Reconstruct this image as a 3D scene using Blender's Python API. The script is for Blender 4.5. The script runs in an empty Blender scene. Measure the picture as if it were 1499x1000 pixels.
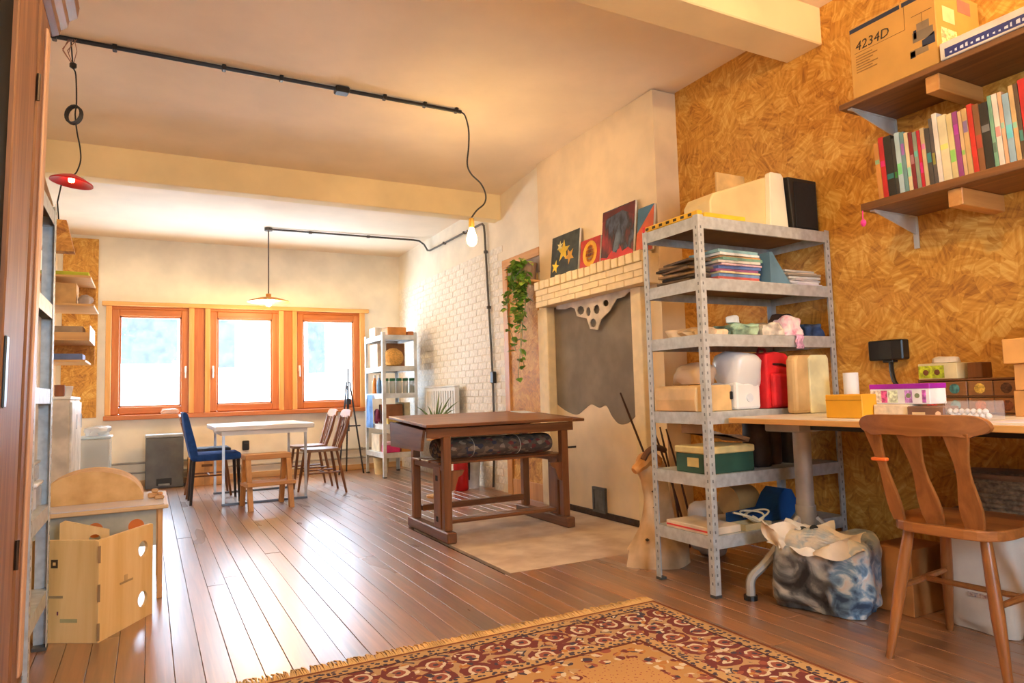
import bpy, bmesh, math, random
from math import sin, cos, pi, radians
from mathutils import Vector, Matrix, noise
from mathutils.geometry import tessellate_polygon
random.seed(7)
C = bpy.context.scene.collection
scene = bpy.context.scene

# ---------------------------------------------------------------- camera
F_PX, YAW, PITCH, ROLL = 999.3, radians(28.05), radians(4.26), radians(-1.608)
CAM = Vector((0, 0, 1.0))
_f = Vector((sin(YAW)*cos(PITCH), cos(YAW)*cos(PITCH), sin(PITCH)))
_r = Vector((cos(YAW), -sin(YAW), 0)); _u = _r.cross(_f)
R_ = _r*cos(ROLL) + _u*sin(ROLL); U_ = -_r*sin(ROLL) + _u*cos(ROLL)
cd = bpy.data.cameras.new('camera'); cam = bpy.data.objects.new('camera', cd); C.objects.link(cam)
cd.sensor_width = 36; cd.lens = 36*F_PX/1499; cd.clip_start = 0.05
cam.matrix_world = Matrix(((R_.x, U_.x, -_f.x, CAM.x), (R_.y, U_.y, -_f.y, CAM.y), (R_.z, U_.z, -_f.z, CAM.z), (0, 0, 0, 1)))
scene.camera = cam
def at(px, py, X=None, Y=None, Z=None):
    """photo pixel -> point on the plane X=, Y= or Z="""
    d = R_*((px-749.5)/F_PX) - U_*((py-500)/F_PX) + _f
    i, v = (0, X) if X is not None else (1, Y) if Y is not None else (2, Z)
    return CAM + d*((v-CAM[i])/d[i])

# ---------------------------------------------------------------- world, lights, exposure
scene.view_settings.view_transform = 'Standard'; scene.view_settings.look = 'None'
scene.view_settings.gamma = 1; scene.view_settings.use_curve_mapping = False
scene.view_settings.exposure = 0.2
w = bpy.data.worlds.new('sky'); scene.world = w; w.use_nodes = True
bg = w.node_tree.nodes['Background']; bg.inputs[0].default_value = (0.54, 0.76, 1.0, 1); bg.inputs[1].default_value = 30.0
def area(name, loc, rot, sx, sy, power, col, portal=False):
    l = bpy.data.lights.new(name, 'AREA'); l.shape = 'RECTANGLE'; l.size = sx; l.size_y = sy; l.energy = power; l.color = col
    if portal: l.cycles.is_portal = True
    o = bpy.data.objects.new(name, l); o.location = loc; o.rotation_euler = rot; C.objects.link(o); return o
for wx in (0.018, 1.093, 2.163):
    area('window_portal', (wx, 9.62, 1.5), (radians(-90), 0, 0), 0.9, 1.35, 1, (1, 1, 1), True)
area('window_portal', (1.0, -1.55, 1.6), (radians(90), 0, 0), .9, 1.0, 1, (1, 1, 1), True)  # portal of the unseen opening added behind the viewer
def bulb_light(name, loc, power, col=(1, .69, .32), r=.05, parent=None):
    l = bpy.data.lights.new(name, 'POINT'); l.energy = power; l.color = col; l.shadow_soft_size = r
    o = bpy.data.objects.new(name, l); o.location = loc; C.objects.link(o); o.parent = parent; return o

# ---------------------------------------------------------------- materials
def lin(c):
    return tuple(((v/255)/12.92 if v/255 <= .04045 else ((v/255+.055)/1.055)**2.4) for v in c[:3]) + (1,)
MATS = {}
def newmat(name):
    m = bpy.data.materials.new(name); m.use_nodes = True
    nt = m.node_tree; b = nt.nodes['Principled BSDF']
    return m, nt, b
def nd(nt, t, **k):
    n = nt.nodes.new(t)
    for a, v in k.items():
        if a.startswith('i_'): n.inputs[a[2:].replace('_', ' ')].default_value = v
        else: setattr(n, a, v)
    return n
def ramp(nt, fac, stops, interp='LINEAR'):
    r = nt.nodes.new('ShaderNodeValToRGB'); r.color_ramp.interpolation = interp
    e = r.color_ramp.elements
    while len(e) < len(stops): e.new(0.5)
    for el, (p, c) in zip(e, stops): el.position = p; el.color = lin(c) if max(c) > 1 else (*c, 1)
    nt.links.new(fac, r.inputs[0]); return r
def coords(nt, scale=(1, 1, 1), rot=(0, 0, 0), kind='Object'):
    t = nt.nodes.new('ShaderNodeTexCoord'); m = nt.nodes.new('ShaderNodeMapping')
    m.inputs['Scale'].default_value = scale; m.inputs['Rotation'].default_value = rot
    nt.links.new(t.outputs[kind], m.inputs[0]); return m.outputs[0]
def bump(nt, b, height, strength=.3, dist=.01):
    n = nt.nodes.new('ShaderNodeBump'); n.inputs['Strength'].default_value = strength; n.inputs['Distance'].default_value = dist
    nt.links.new(height, n.inputs['Height']); nt.links.new(n.outputs[0], b.inputs['Normal'])
def P(c, rough=.5, metal=0, var=.12, vscale=6, bmp=0, name=None, spec=.5, c2=None):
    """plain material with soft mottling; c in sRGB 0..255"""
    key = (c, rough, metal, var, vscale, bmp, spec, c2)
    if key in MATS: return MATS[key]
    m, nt, b = newmat(name or 'paint'); b.inputs['Roughness'].default_value = rough; b.inputs['Metallic'].default_value = metal
    b.inputs['Specular IOR Level'].default_value = spec
    n = nd(nt, 'ShaderNodeTexNoise', i_Scale=vscale, i_Detail=4.0); nt.links.new(coords(nt), n.inputs['Vector'])
    lo = c2 or tuple(max(0, v*(1-var)) for v in c); hi = c if c2 else tuple(min(255, v*(1+var*.6)) for v in c)
    lo = tuple(max(v, 1.01) for v in lo); hi = tuple(max(v, 1.01) for v in hi)
    r = ramp(nt, n.outputs['Fac'], [(.35, lo), (.65, hi)]); nt.links.new(r.outputs[0], b.inputs['Base Color'])
    if bmp: bump(nt, b, n.outputs['Fac'], bmp, .01)
    MATS[key] = m; return m
def wood(c1, c2, axis='Y', rough=.45, scale=1, rnd=0, knots=0, spec=.5, name='wood'):
    key = ('wood', c1, c2, axis, rough, scale, rnd, spec)
    if key in MATS: return MATS[key]
    m, nt, b = newmat(name); b.inputs['Roughness'].default_value = rough; b.inputs['Specular IOR Level'].default_value = spec
    s = [22*scale]*3; s['XYZ'.index(axis)] = 1.6*scale
    v = coords(nt, tuple(s))
    if rnd:
        oi = nt.nodes.new('ShaderNodeObjectInfo'); va = nd(nt, 'ShaderNodeVectorMath', operation='MULTIPLY_ADD')
        va.inputs[1].default_value = (1, 1, 1); nt.links.new(v, va.inputs[0])
        cb = nt.nodes.new('ShaderNodeCombineXYZ'); mu = nd(nt, 'ShaderNodeMath', operation='MULTIPLY'); mu.inputs[1].default_value = 60
        nt.links.new(oi.outputs['Random'], mu.inputs[0])
        for k in range(3): nt.links.new(mu.outputs[0], cb.inputs[k])
        nt.links.new(cb.outputs[0], va.inputs[2]); v = va.outputs[0]
    n = nd(nt, 'ShaderNodeTexNoise', i_Scale=1.0, i_Detail=6.0, i_Roughness=.6, i_Distortion=.6); nt.links.new(v, n.inputs['Vector'])
    r = ramp(nt, n.outputs['Fac'], [(.3, c1), (.5, tuple((a+b_)/2 for a, b_ in zip(c1, c2))), (.7, c2)])
    col = r.outputs[0]
    if rnd:
        h = nt.nodes.new('ShaderNodeHueSaturation'); mr = nd(nt, 'ShaderNodeMapRange'); mr.inputs['To Min'].default_value = 1-rnd; mr.inputs['To Max'].default_value = 1+rnd*.6
        nt.links.new(oi.outputs['Random'], mr.inputs[0]); nt.links.new(mr.outputs[0], h.inputs['Value']); nt.links.new(col, h.inputs['Color']); col = h.outputs[0]
    nt.links.new(col, b.inputs['Base Color']); bump(nt, b, n.outputs['Fac'], .15, .004)
    MATS[key] = m; return m
def osb_mat(axis, name='osb'):
    key = ('osb', axis)
    if key in MATS: return MATS[key]
    m, nt, b = newmat(name); b.inputs['Roughness'].default_value = .6
    base = coords(nt)
    def layer(vs, off, st):
        mp = nt.nodes.new('ShaderNodeMapping'); mp.inputs['Location'].default_value = (off, off*1.7, off*.6); nt.links.new(base, mp.inputs[0])
        ns = nd(nt, 'ShaderNodeTexNoise', i_Scale=7.0, i_Detail=2.0); nt.links.new(mp.outputs[0], ns.inputs['Vector'])
        mx = nd(nt, 'ShaderNodeVectorMath', operation='MULTIPLY_ADD'); mx.inputs[1].default_value = (.08, .08, .08)
        nt.links.new(ns.outputs['Color'], mx.inputs[0]); nt.links.new(mp.outputs[0], mx.inputs[2])
        vo = nd(nt, 'ShaderNodeTexVoronoi', i_Scale=vs); nt.links.new(mx.outputs[0], vo.inputs['Vector'])
        sp = nt.nodes.new('ShaderNodeSeparateColor'); nt.links.new(vo.outputs['Color'], sp.inputs[0])
        an = nd(nt, 'ShaderNodeMath', operation='MULTIPLY'); an.inputs[1].default_value = 3.1416; nt.links.new(sp.outputs[0], an.inputs[0])
        ro = nd(nt, 'ShaderNodeVectorRotate', rotation_type='AXIS_ANGLE'); ro.inputs['Axis'].default_value = {'X': (1, 0, 0), 'Y': (0, 1, 0)}[axis]
        nt.links.new(mp.outputs[0], ro.inputs['Vector']); nt.links.new(an.outputs[0], ro.inputs['Angle'])
        m2 = nt.nodes.new('ShaderNodeMapping'); m2.inputs['Scale'].default_value = (4, 4, st); nt.links.new(ro.outputs[0], m2.inputs[0])
        n2 = nd(nt, 'ShaderNodeTexNoise', i_Scale=1.5, i_Detail=5.0); nt.links.new(m2.outputs[0], n2.inputs['Vector'])
        ad = nd(nt, 'ShaderNodeMath', operation='MULTIPLY_ADD'); ad.inputs[1].default_value = .22; nt.links.new(sp.outputs[1], ad.inputs[0])
        sc = nd(nt, 'ShaderNodeMath', operation='MULTIPLY'); sc.inputs[1].default_value = .95; nt.links.new(n2.outputs['Fac'], sc.inputs[0]); nt.links.new(sc.outputs[0], ad.inputs[2])
        return ad.outputs[0]
    a, c = layer(8, 0, 34), layer(14, 3.3, 46)
    mx = nd(nt, 'ShaderNodeMath', operation='MULTIPLY_ADD'); mx.inputs[1].default_value = .5
    h2 = nd(nt, 'ShaderNodeMath', operation='MULTIPLY'); h2.inputs[1].default_value = .5
    nt.links.new(a, mx.inputs[0]); nt.links.new(c, h2.inputs[0]); nt.links.new(h2.outputs[0], mx.inputs[2])
    r = ramp(nt, mx.outputs[0], [(.38, (148, 90, 28)), (.52, (192, 130, 44)), (.62, (210, 150, 58)), (.76, (230, 184, 94))])
    nt.links.new(r.outputs[0], b.inputs['Base Color']); bump(nt, b, mx.outputs[0], .3, .004)
    MATS[key] = m; return m
def clear_mat(c, alpha=.5, rough=.25, name='clear_plastic'):
    key = ('clear', c, alpha, rough)
    if key in MATS: return MATS[key]
    m, nt, b = newmat(name); b.inputs['Roughness'].default_value = rough; b.inputs['Base Color'].default_value = lin(c); b.inputs['Alpha'].default_value = alpha
    MATS[key] = m; return m
def emit(c, s, name='glow'):
    m, nt, b = newmat(name); b.inputs['Emission Color'].default_value = lin(c); b.inputs['Emission Strength'].default_value = s
    b.inputs['Base Color'].default_value = lin(c); return m
def patch_mat(stops, scale=10, rough=.7, detail=4, vor=False, name='print', stretch=(1, 1, 1)):
    key = ('patch', tuple(stops), scale, rough, vor, stretch)
    if key in MATS: return MATS[key]
    m, nt, b = newmat(name); b.inputs['Roughness'].default_value = rough
    v = coords(nt, stretch)
    if vor:
        n = nd(nt, 'ShaderNodeTexVoronoi', i_Scale=scale); nt.links.new(v, n.inputs['Vector'])
        s = nt.nodes.new('ShaderNodeSeparateColor'); nt.links.new(n.outputs['Color'], s.inputs[0]); f = s.outputs[0]
    else:
        n = nd(nt, 'ShaderNodeTexNoise', i_Scale=scale, i_Detail=detail); nt.links.new(v, n.inputs['Vector']); f = n.outputs['Fac']
    r = ramp(nt, f, stops, 'CONSTANT' if vor else 'LINEAR'); nt.links.new(r.outputs[0], b.inputs['Base Color'])
    MATS[key] = m; return m

# ---------------------------------------------------------------- geometry helpers
class MB:
    def __init__(s): s.v = []; s.f = []
    def add(s, vs, fs, T=None):
        o = len(s.v)
        s.v += [(T @ Vector(p)) if T else Vector(p) for p in vs]; s.f += [[i+o for i in f] for f in fs]; return s
    def box(s, a, b, T=None, ch=0):
        x0, y0, z0 = [min(p, q) for p, q in zip(a, b)]; x1, y1, z1 = [max(p, q) for p, q in zip(a, b)]
        if ch:
            bm = bmesh.new(); bmesh.ops.create_cube(bm, size=1)
            for v in bm.verts: v.co = Vector((x0+(v.co.x+.5)*(x1-x0), y0+(v.co.y+.5)*(y1-y0), z0+(v.co.z+.5)*(z1-z0)))
            bmesh.ops.bevel(bm, geom=bm.edges[:], offset=ch, segments=2 if ch > .008 else 1, affect='EDGES', profile=.5)
            bm.verts.index_update(); s.add([v.co.copy() for v in bm.verts], [[v.index for v in f.verts] for f in bm.faces], T); bm.free(); return s
        vs = [(x0, y0, z0), (x1, y0, z0), (x1, y1, z0), (x0, y1, z0), (x0, y0, z1), (x1, y0, z1), (x1, y1, z1), (x0, y1, z1)]
        return s.add(vs, [[3, 2, 1, 0], [4, 5, 6, 7], [0, 1, 5, 4], [1, 2, 6, 5], [2, 3, 7, 6], [3, 0, 4, 7]], T)
    def cyl(s, p0, p1, r0, r1=None, n=12, T=None):
        r1 = r0 if r1 is None else r1
        p0, p1 = Vector(p0), Vector(p1); d = (p1-p0).normalized()
        a = d.orthogonal().normalized(); b = d.cross(a); vs = []
        for p, r in ((p0, r0), (p1, r1)):
            for k in range(n): t = 2*pi*k/n; vs.append(p+a*(r*cos(t))+b*(r*sin(t)))
        fs = [[k, (k+1) % n, n+(k+1) % n, n+k] for k in range(n)] + [list(range(n))[::-1], list(range(n, 2*n))]
        return s.add(vs, fs, T)
    def tube(s, pts, r, n=6, T=None, closed=False):
        pts = [Vector(p) for p in pts]; m = len(pts); rs = r if isinstance(r, (list, tuple)) else [r]*m; vs = []; a = None
        for i, p in enumerate(pts):
            d = ((pts[(i+1) % m] if closed or i < m-1 else p) - (pts[i-1] if closed or i > 0 else p)).normalized()
            if a is None: a = d.orthogonal().normalized()
            else: a = (a - d*a.dot(d)).normalized()
            b = d.cross(a)
            for k in range(n): t = 2*pi*k/n; vs.append(p+a*(rs[i]*cos(t))+b*(rs[i]*sin(t)))
        fs = []
        for i in range(m if closed else m-1):
            j = (i+1) % m
            for k in range(n): fs.append([i*n+k, i*n+(k+1) % n, j*n+(k+1) % n, j*n+k])
        if not closed: fs += [list(range(n))[::-1], list(range((m-1)*n, m*n))]
        return s.add(vs, fs, T)
    def lathe(s, prof, c=(0, 0, 0), n=20, T=None, cap=True):
        vs = []; c = Vector(c)
        for r, z in prof:
            for k in range(n): t = 2*pi*k/n; vs.append(c+Vector((r*cos(t), r*sin(t), z)))
        fs = [[i*n+k, i*n+(k+1) % n, (i+1)*n+(k+1) % n, (i+1)*n+k] for i in range(len(prof)-1) for k in range(n)]
        if cap: fs += [list(range(n))[::-1], list(range((len(prof)-1)*n, len(prof)*n))]
        return s.add(vs, fs, T)
    def plate(s, outline, holes=(), t=.01, T=None):
        """flat plate in local XY with holes, thickness along +Z"""
        loops = [[Vector((p[0], p[1], 0)) for p in l] for l in [outline, *holes]]
        tri = tessellate_polygon(loops); flat = [p for l in loops for p in l]; m = len(flat)
        vs = flat + [p+Vector((0, 0, t)) for p in flat]
        fs = [list(x) for x in tri] + [[i+m for i in x][::-1] for x in tri]; o = 0
        for l in loops:
            k = len(l)
            for i in range(k): fs.append([o+i, o+(i+1) % k, o+(i+1) % k+m, o+i+m])
            o += k
        return s.add(vs, fs, T)
    def build(s, name, mat, parent=None, loc=(0, 0, 0), rot=(0, 0, 0), smooth=False, bev=0, world=False):
        me = bpy.data.meshes.new(name); vs = s.v
        if world:
            off = Vector(loc) if parent is None else parent.matrix_basis.translation + (parent.parent.matrix_basis.translation if parent.parent else Vector())
            vs = [v-off for v in vs]
        me.from_pydata([tuple(v) for v in vs], [], s.f); me.materials.append(mat)
        bm = bmesh.new(); bm.from_mesh(me); bmesh.ops.recalc_face_normals(bm, faces=bm.faces[:]); bm.to_mesh(me); bm.free()
        if smooth:
            me.polygons.foreach_set('use_smooth', [True]*len(me.polygons))
            try: me.set_sharp_from_angle(angle=radians(40))
            except Exception: pass
        o = bpy.data.objects.new(name, me); C.objects.link(o); o.parent = parent
        if not (world and parent is not None): o.location = loc; o.rotation_euler = rot
        if bev:
            md = o.modifiers.new('bevel', 'BEVEL'); md.width = bev; md.segments = 2; md.limit_method = 'ANGLE'
        return o
def bx(a, b, ch=0, T=None): return MB().box(a, b, T, ch)
def thing(name, label, cat, loc=(0, 0, 0), rz=0, group=None, rot=None):
    o = bpy.data.objects.new(name, None); C.objects.link(o); o.empty_display_size = .05
    o.location = loc; o.rotation_euler = rot or (0, 0, rz); o['label'] = label; o['category'] = cat
    if group: o['group'] = group
    return o
def tag(o, label, cat, group=None):
    o['label'] = label; o['category'] = cat
    if group: o['group'] = group
    return o
def struct(o): o['kind'] = 'structure'; return o
def copy_tree(o, parent=None):
    c = o.copy(); C.objects.link(c); c.parent = parent
    for ch in list(o.children): copy_tree(ch, c)
    return c
def frame(o, u, v, w):  # matrix with columns
    u, v, w, o = Vector(u), Vector(v), Vector(w), Vector(o)
    return Matrix(((u.x, v.x, w.x, o.x), (u.y, v.y, w.y, o.y), (u.z, v.z, w.z, o.z), (0, 0, 0, 1)))
def blob(rx, ry, rz, amp=.08, freq=4, sub=3, sq=.7, seed=0, flat=True):
    """lumpy bag shape standing on z=0"""
    bm = bmesh.new(); bmesh.ops.create_icosphere(bm, subdivisions=sub, radius=1); mb = MB()
    vs = []
    for v in bm.verts:
        p = Vector([math.copysign(abs(q)**sq, q) for q in v.co])
        q = Vector((p.x*rx, p.y*ry, p.z*rz)); k = 1+amp*noise.noise(q*freq+Vector((seed*3.1, seed, 7)))*1.6+amp*.6*noise.noise(q*freq*2.7+Vector((seed, 9, 1)))
        q *= k; q.z += rz
        if flat and q.z < .02: q.z = max(0, q.z*.2)
        vs.append(q)
    bm.verts.index_update(); mb.add(vs, [[v.index for v in f.verts] for f in bm.faces]); bm.free(); return mb
def grid_surf(fn, nu, nv, thick=0):
    mb = MB(); vs = [Vector(fn(i/nu, j/nv)) for j in range(nv+1) for i in range(nu+1)]
    fs = [[j*(nu+1)+i, j*(nu+1)+i+1, (j+1)*(nu+1)+i+1, (j+1)*(nu+1)+i] for j in range(nv) for i in range(nu)]
    return mb.add(vs, fs)
def circle(cx, cy, rx, ry=None, n=16): return [(cx+rx*cos(2*pi*k/n), cy+(ry or rx)*sin(2*pi*k/n)) for k in range(n)]
def bez(pts, n=6):
    """Catmull-Rom through points"""
    P_ = [Vector(p) for p in pts]; P_ = [P_[0]*2-P_[1]] + P_ + [P_[-1]*2-P_[-2]]; out = []
    for i in range(1, len(P_)-2):
        for k in range(n):
            t = k/n; a, b, c, d = P_[i-1:i+3]
            out.append(.5*((2*b)+(c-a)*t+(2*a-5*b+4*c-d)*t*t+(3*b-a-3*c+d)*t**3))
    return out + [P_[-2]]
def text_mesh(txt, size, T, mat, parent, name='lettering', shear=0, world=True):
    cu = bpy.data.curves.new('t', 'FONT'); cu.body = txt; cu.size = size; cu.extrude = .0004; cu.shear = shear; cu.resolution_u = 2
    ob = bpy.data.objects.new('t', cu); C.objects.link(ob)
    dg = bpy.context.evaluated_depsgraph_get(); me = bpy.data.meshes.new_from_object(ob.evaluated_get(dg))
    mb = MB().add([v.co.copy() for v in me.vertices], [list(p.vertices) for p in me.polygons], T)
    bpy.data.objects.remove(ob); bpy.data.curves.remove(cu); bpy.data.meshes.remove(me)
    return mb.build(name, mat, parent, world=world)

# shared materials
WHITE = P((242, 230, 208), .6, var=.04, vscale=3, name='white_wall_paint')
CEIL = P((240, 218, 188), .7, var=.03, vscale=2, name='ceiling_paint')
CREAM = P((236, 222, 196), .6, var=.06, name='cream_paint')
GALV = P((196, 200, 200), .45, metal=.3, var=.07, vscale=30, name='galvanised_steel')
BLACK = P((24, 23, 22), .4, var=.2, name='black_plastic')
DARKG = P((70, 70, 68), .5, name='dark_grey_plastic')
PINE = wood((206, 150, 88), (232, 184, 122), 'Z', name='pine')
CARD = P((190, 140, 84), .8, var=.08, name='cardboard')
METALW = P((226, 226, 222), .4, var=.05, name='white_metal')
OSBX = osb_mat('X', 'osb_board'); OSBY = osb_mat('Y', 'osb_board')
# ================================================================ STRUCTURE
XL, XR, XO, YB, YF = -0.95, 3.18, 3.36, 9.40, -1.50
# floor: dark sub-floor with individual planks
fl = struct(bx((XL-.2, YF-.2, -.08), (XO+.2, YB+.25, -.022)).build('floor', P((52, 34, 22), .9, name='subfloor')))
def plank_mat():
    m, nt, b = newmat('worn_floor_plank')
    oi = nt.nodes.new('ShaderNodeObjectInfo'); t = nt.nodes.new('ShaderNodeTexCoord')
    off = nd(nt, 'ShaderNodeVectorMath', operation='MULTIPLY_ADD'); off.inputs[1].default_value = (1, 1, 1)
    cb = nt.nodes.new('ShaderNodeCombineXYZ'); mu = nd(nt, 'ShaderNodeMath', operation='MULTIPLY'); mu.inputs[1].default_value = 80
    nt.links.new(oi.outputs['Random'], mu.inputs[0])
    for k in range(3): nt.links.new(mu.outputs[0], cb.inputs[k])
    nt.links.new(t.outputs['Object'], off.inputs[0]); nt.links.new(cb.outputs[0], off.inputs[2])
    def nz(sc, det, dist=.0):
        mp = nt.nodes.new('ShaderNodeMapping'); mp.inputs['Scale'].default_value = sc; nt.links.new(off.outputs[0], mp.inputs[0])
        n = nd(nt, 'ShaderNodeTexNoise', i_Scale=1.0, i_Detail=det, i_Distortion=dist); nt.links.new(mp.outputs[0], n.inputs['Vector']); return n.outputs['Fac']
    grain, wear, rand = nz((60, 2.2, 20), 6.0, .5), nz((5, .9, 5), 3.0), oi.outputs['Random']
    g = ramp(nt, grain, [(.3, (106, 72, 48)), (.5, (146, 100, 66)), (.68, (178, 124, 82))])
    wr = ramp(nt, wear, [(.4, (128, 104, 86)), (.62, (172, 116, 72))])
    mix = nd(nt, 'ShaderNodeMix', data_type='RGBA', blend_type='MIX'); mix.inputs[0].default_value = .5
    nt.links.new(g.outputs[0], mix.inputs[6]); nt.links.new(wr.outputs[0], mix.inputs[7])
    h = nt.nodes.new('ShaderNodeHueSaturation'); mr = nd(nt, 'ShaderNodeMapRange'); mr.inputs['To Min'].default_value = .78; mr.inputs['To Max'].default_value = 1.2
    nt.links.new(rand, mr.inputs[0]); nt.links.new(mr.outputs[0], h.inputs['Value']); nt.links.new(mix.outputs[2], h.inputs['Color'])
    nt.links.new(h.outputs[0], b.inputs['Base Color'])
    rr = nd(nt, 'ShaderNodeMapRange'); rr.inputs['From Min'].default_value = .3; rr.inputs['From Max'].default_value = .7
    rr.inputs['To Min'].default_value = .26; rr.inputs['To Max'].default_value = .40; nt.links.new(wear, rr.inputs[0]); nt.links.new(rr.outputs[0], b.inputs['Roughness'])
    b.inputs['Specular IOR Level'].default_value = .8
    b.inputs['Coat Weight'].default_value = .8; b.inputs['Coat Roughness'].default_value = .30; b.inputs['Coat IOR'].default_value = 1.6
    bump(nt, b, grain, .10, .002); return m
PLANK = plank_mat(); rp = random.Random(3)
HX0, HX1, HY0, HY1 = 1.785, 3.15, 3.435, 5.02     # hearth slab cut-out
def plank(x0, x1, y0, y1):
    dz = rp.uniform(-.0012, .0012)
    w = (x1-x0)/2; l = (y1-y0)/2
    bx((-w, -l, -.022), (w, l, dz), ch=.0014).build('plank', PLANK, fl, loc=((x0+x1)/2, (y0+y1)/2, 0))
x = -0.294-0.097*7
while x < XO:
    x0, x1 = max(x, XL)+.0008, min(x+.097, XO)-.0008
    if x1-x0 > .015:
        cuts = [YF]; y = YF + rp.uniform(1.2, 4.2)
        while y < YB-.8: cuts.append(y); y += rp.uniform(3.4, 4.6)
        cuts.append(YB)
        for a, b_ in zip(cuts, cuts[1:]):
            segs = [(a, b_)]
            if (x0+x1)/2 > HX0 and x1 < HX1+.05:
                segs = [s for s in ((a, min(b_, HY0)), (max(a, HY1), b_)) if s[1]-s[0] > .03]
            for s in segs: plank(x0, x1, s[0]+.001, s[1]-.001)
    x += .097
hs = bx((HX0, HY0+.002, -.022), (HX1, HY1-.002, -.001), ch=.002).build('hearth_slab', P((222, 200, 176), .75, c2=(194, 166, 142), vscale=5, bmp=.15, name='hearth_stone'), fl)

# ceiling (sagging a little towards the windows)
st = [(YF-.2, 3.14), (3.7, 3.14), (5.3, 3.10), (6.13, 3.03), (YB+.25, 3.0)]
vs = []; fs = []
for k, (y, z) in enumerate(st): vs += [(XL-.2, y, z), (XO+.2, y, z), (XL-.2, y, z+.12), (XO+.2, y, z+.12)]
for k in range(len(st)-1):
    a = 4*k; b_ = a+4; fs += [[a, a+1, b_+1, b_], [a+2, b_+2, b_+3, a+3], [a, b_, b_+2, a+2], [a+1, a+3, b_+3, b_+1]]
fs += [[0, 2, 3, 1], [16, 17, 19, 18]]
struct(MB().add(vs, fs).build('ceiling', CEIL))
for (y0, y1, z0, z1) in ((2.455, 2.70, 2.92, 3.14), (6.13, 6.28, 2.77, 3.04)):
    struct(bx((XL, y0, z0), (XO if y0 < 3 else XR, y1, z1), ch=.006).build('ceiling_beam', P((240, 214, 160), .7, var=.04, vscale=2, name='beam_paint')))

# walls
struct(bx((XL-.15, YF, 0), (XL, YB, 3.14)).build('wall_left', WHITE))
wf = MB()   # wall behind the viewer, with an unseen opening added to lift near shadows
for a, b_ in (((XL-.15, 0), (.55, 3.14)), ((1.45, 0), (XO+.15, 3.14)), ((.55, 0), (1.45, 1.1)), ((.55, 2.1), (1.45, 3.14))):
    wf.box((a[0], YF-.1, a[1]), (b_[0], YF, b_[1]))
struct(wf.build('wall_front', WHITE))
struct(bx((XO, YF, 0), (XO+.15, 3.68, 3.14)).build('wall_right_board', OSBX))
struct(bx((3.15, 3.68, 0), (XO+.15, 5.33, 3.13)).build('wall_chimney', P((236, 210, 170), .6, var=.05, vscale=3, name='chimney_paint')))
wr_ = struct(bx((XR, 5.33, 0), (XR+.15, YB, 3.1)).build('wall_right', WHITE))
# white-painted bricks on the right wall
BR = P((240, 232, 218), .6, var=.07, vscale=30, bmp=.2, name='painted_brick')
bm_ = [bx((-.005, -l/2, -.0335), (.0, l/2, .0335), ch=.0025) for l in (.212, .1)]
spots = []
zc = .045; row = 0
while zc < 2.5:
    y = 6.12 + (0 if row % 2 else .109)
    while y < 9.3: spots.append((y+.104, zc)); y += .218
    zc += .0735; row += 1
spots = [s for s in spots if s[0]+.104 < YB]
near = sorted(spots, key=lambda s: s[0] + abs(s[1]-1.5)*.6)
proto = None
for y, z in near[:300]:
    if proto is None: proto = bm_[0].build('brick', BR, wr_, loc=(XR, y, z)); continue
    o = proto.copy(); C.objects.link(o); o.parent = wr_; o.location = (XR-rp.uniform(0, .002), y, z)
far = MB()
for y, z in near[300:]: far.box((XR-.005-rp.uniform(0, .0015), y-.106, z-.0335), (XR, y+.106, z+.0335))
far.build('brickwork', BR, wr_)['kind'] = 'stuff'
# back wall around the window band
WX0, WX1, WZ0, WZ1 = -.46, 2.66, .84, 2.165
wb = MB()
for a, b_ in (((XL-.15, 0), (WX0, 3.02)), ((WX1, 0), (XO+.15, 3.02)), ((WX0, 0), (WX1, WZ0)), ((WX0, WZ1), (WX1, 3.02))):
    wb.box((a[0], YB, a[1]), (b_[0], YB+.22, b_[1]))
struct(wb.build('wall_back', WHITE))
ORANGE = wood((184, 100, 44), (208, 128, 64), 'Z', rough=.4, name='orange_varnished_wood')
ORANGEX = wood((184, 100, 44), (208, 128, 64), 'X', rough=.4, name='orange_varnished_wood')
HONEY = wood((222, 158, 84), (240, 188, 116), 'Z', rough=.5, name='honey_wood')
HONEYX = wood((222, 158, 84), (240, 188, 116), 'X', rough=.5, name='honey_wood')
def glass_mat():
    m, nt, b = newmat('window_glass'); o = nt.nodes['Material Output']
    t = nt.nodes.new('ShaderNodeBsdfTransparent'); g = nt.nodes.new('ShaderNodeBsdfGlossy'); g.inputs['Roughness'].default_value = .02
    mx = nt.nodes.new('ShaderNodeMixShader'); mx.inputs[0].default_value = .06
    nt.links.new(t.outputs[0], mx.inputs[1]); nt.links.new(g.outputs[0], mx.inputs[2]); nt.links.new(mx.outputs[0], o.inputs[0]); nt.nodes.remove(b); return m
GLASS = glass_mat()
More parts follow.
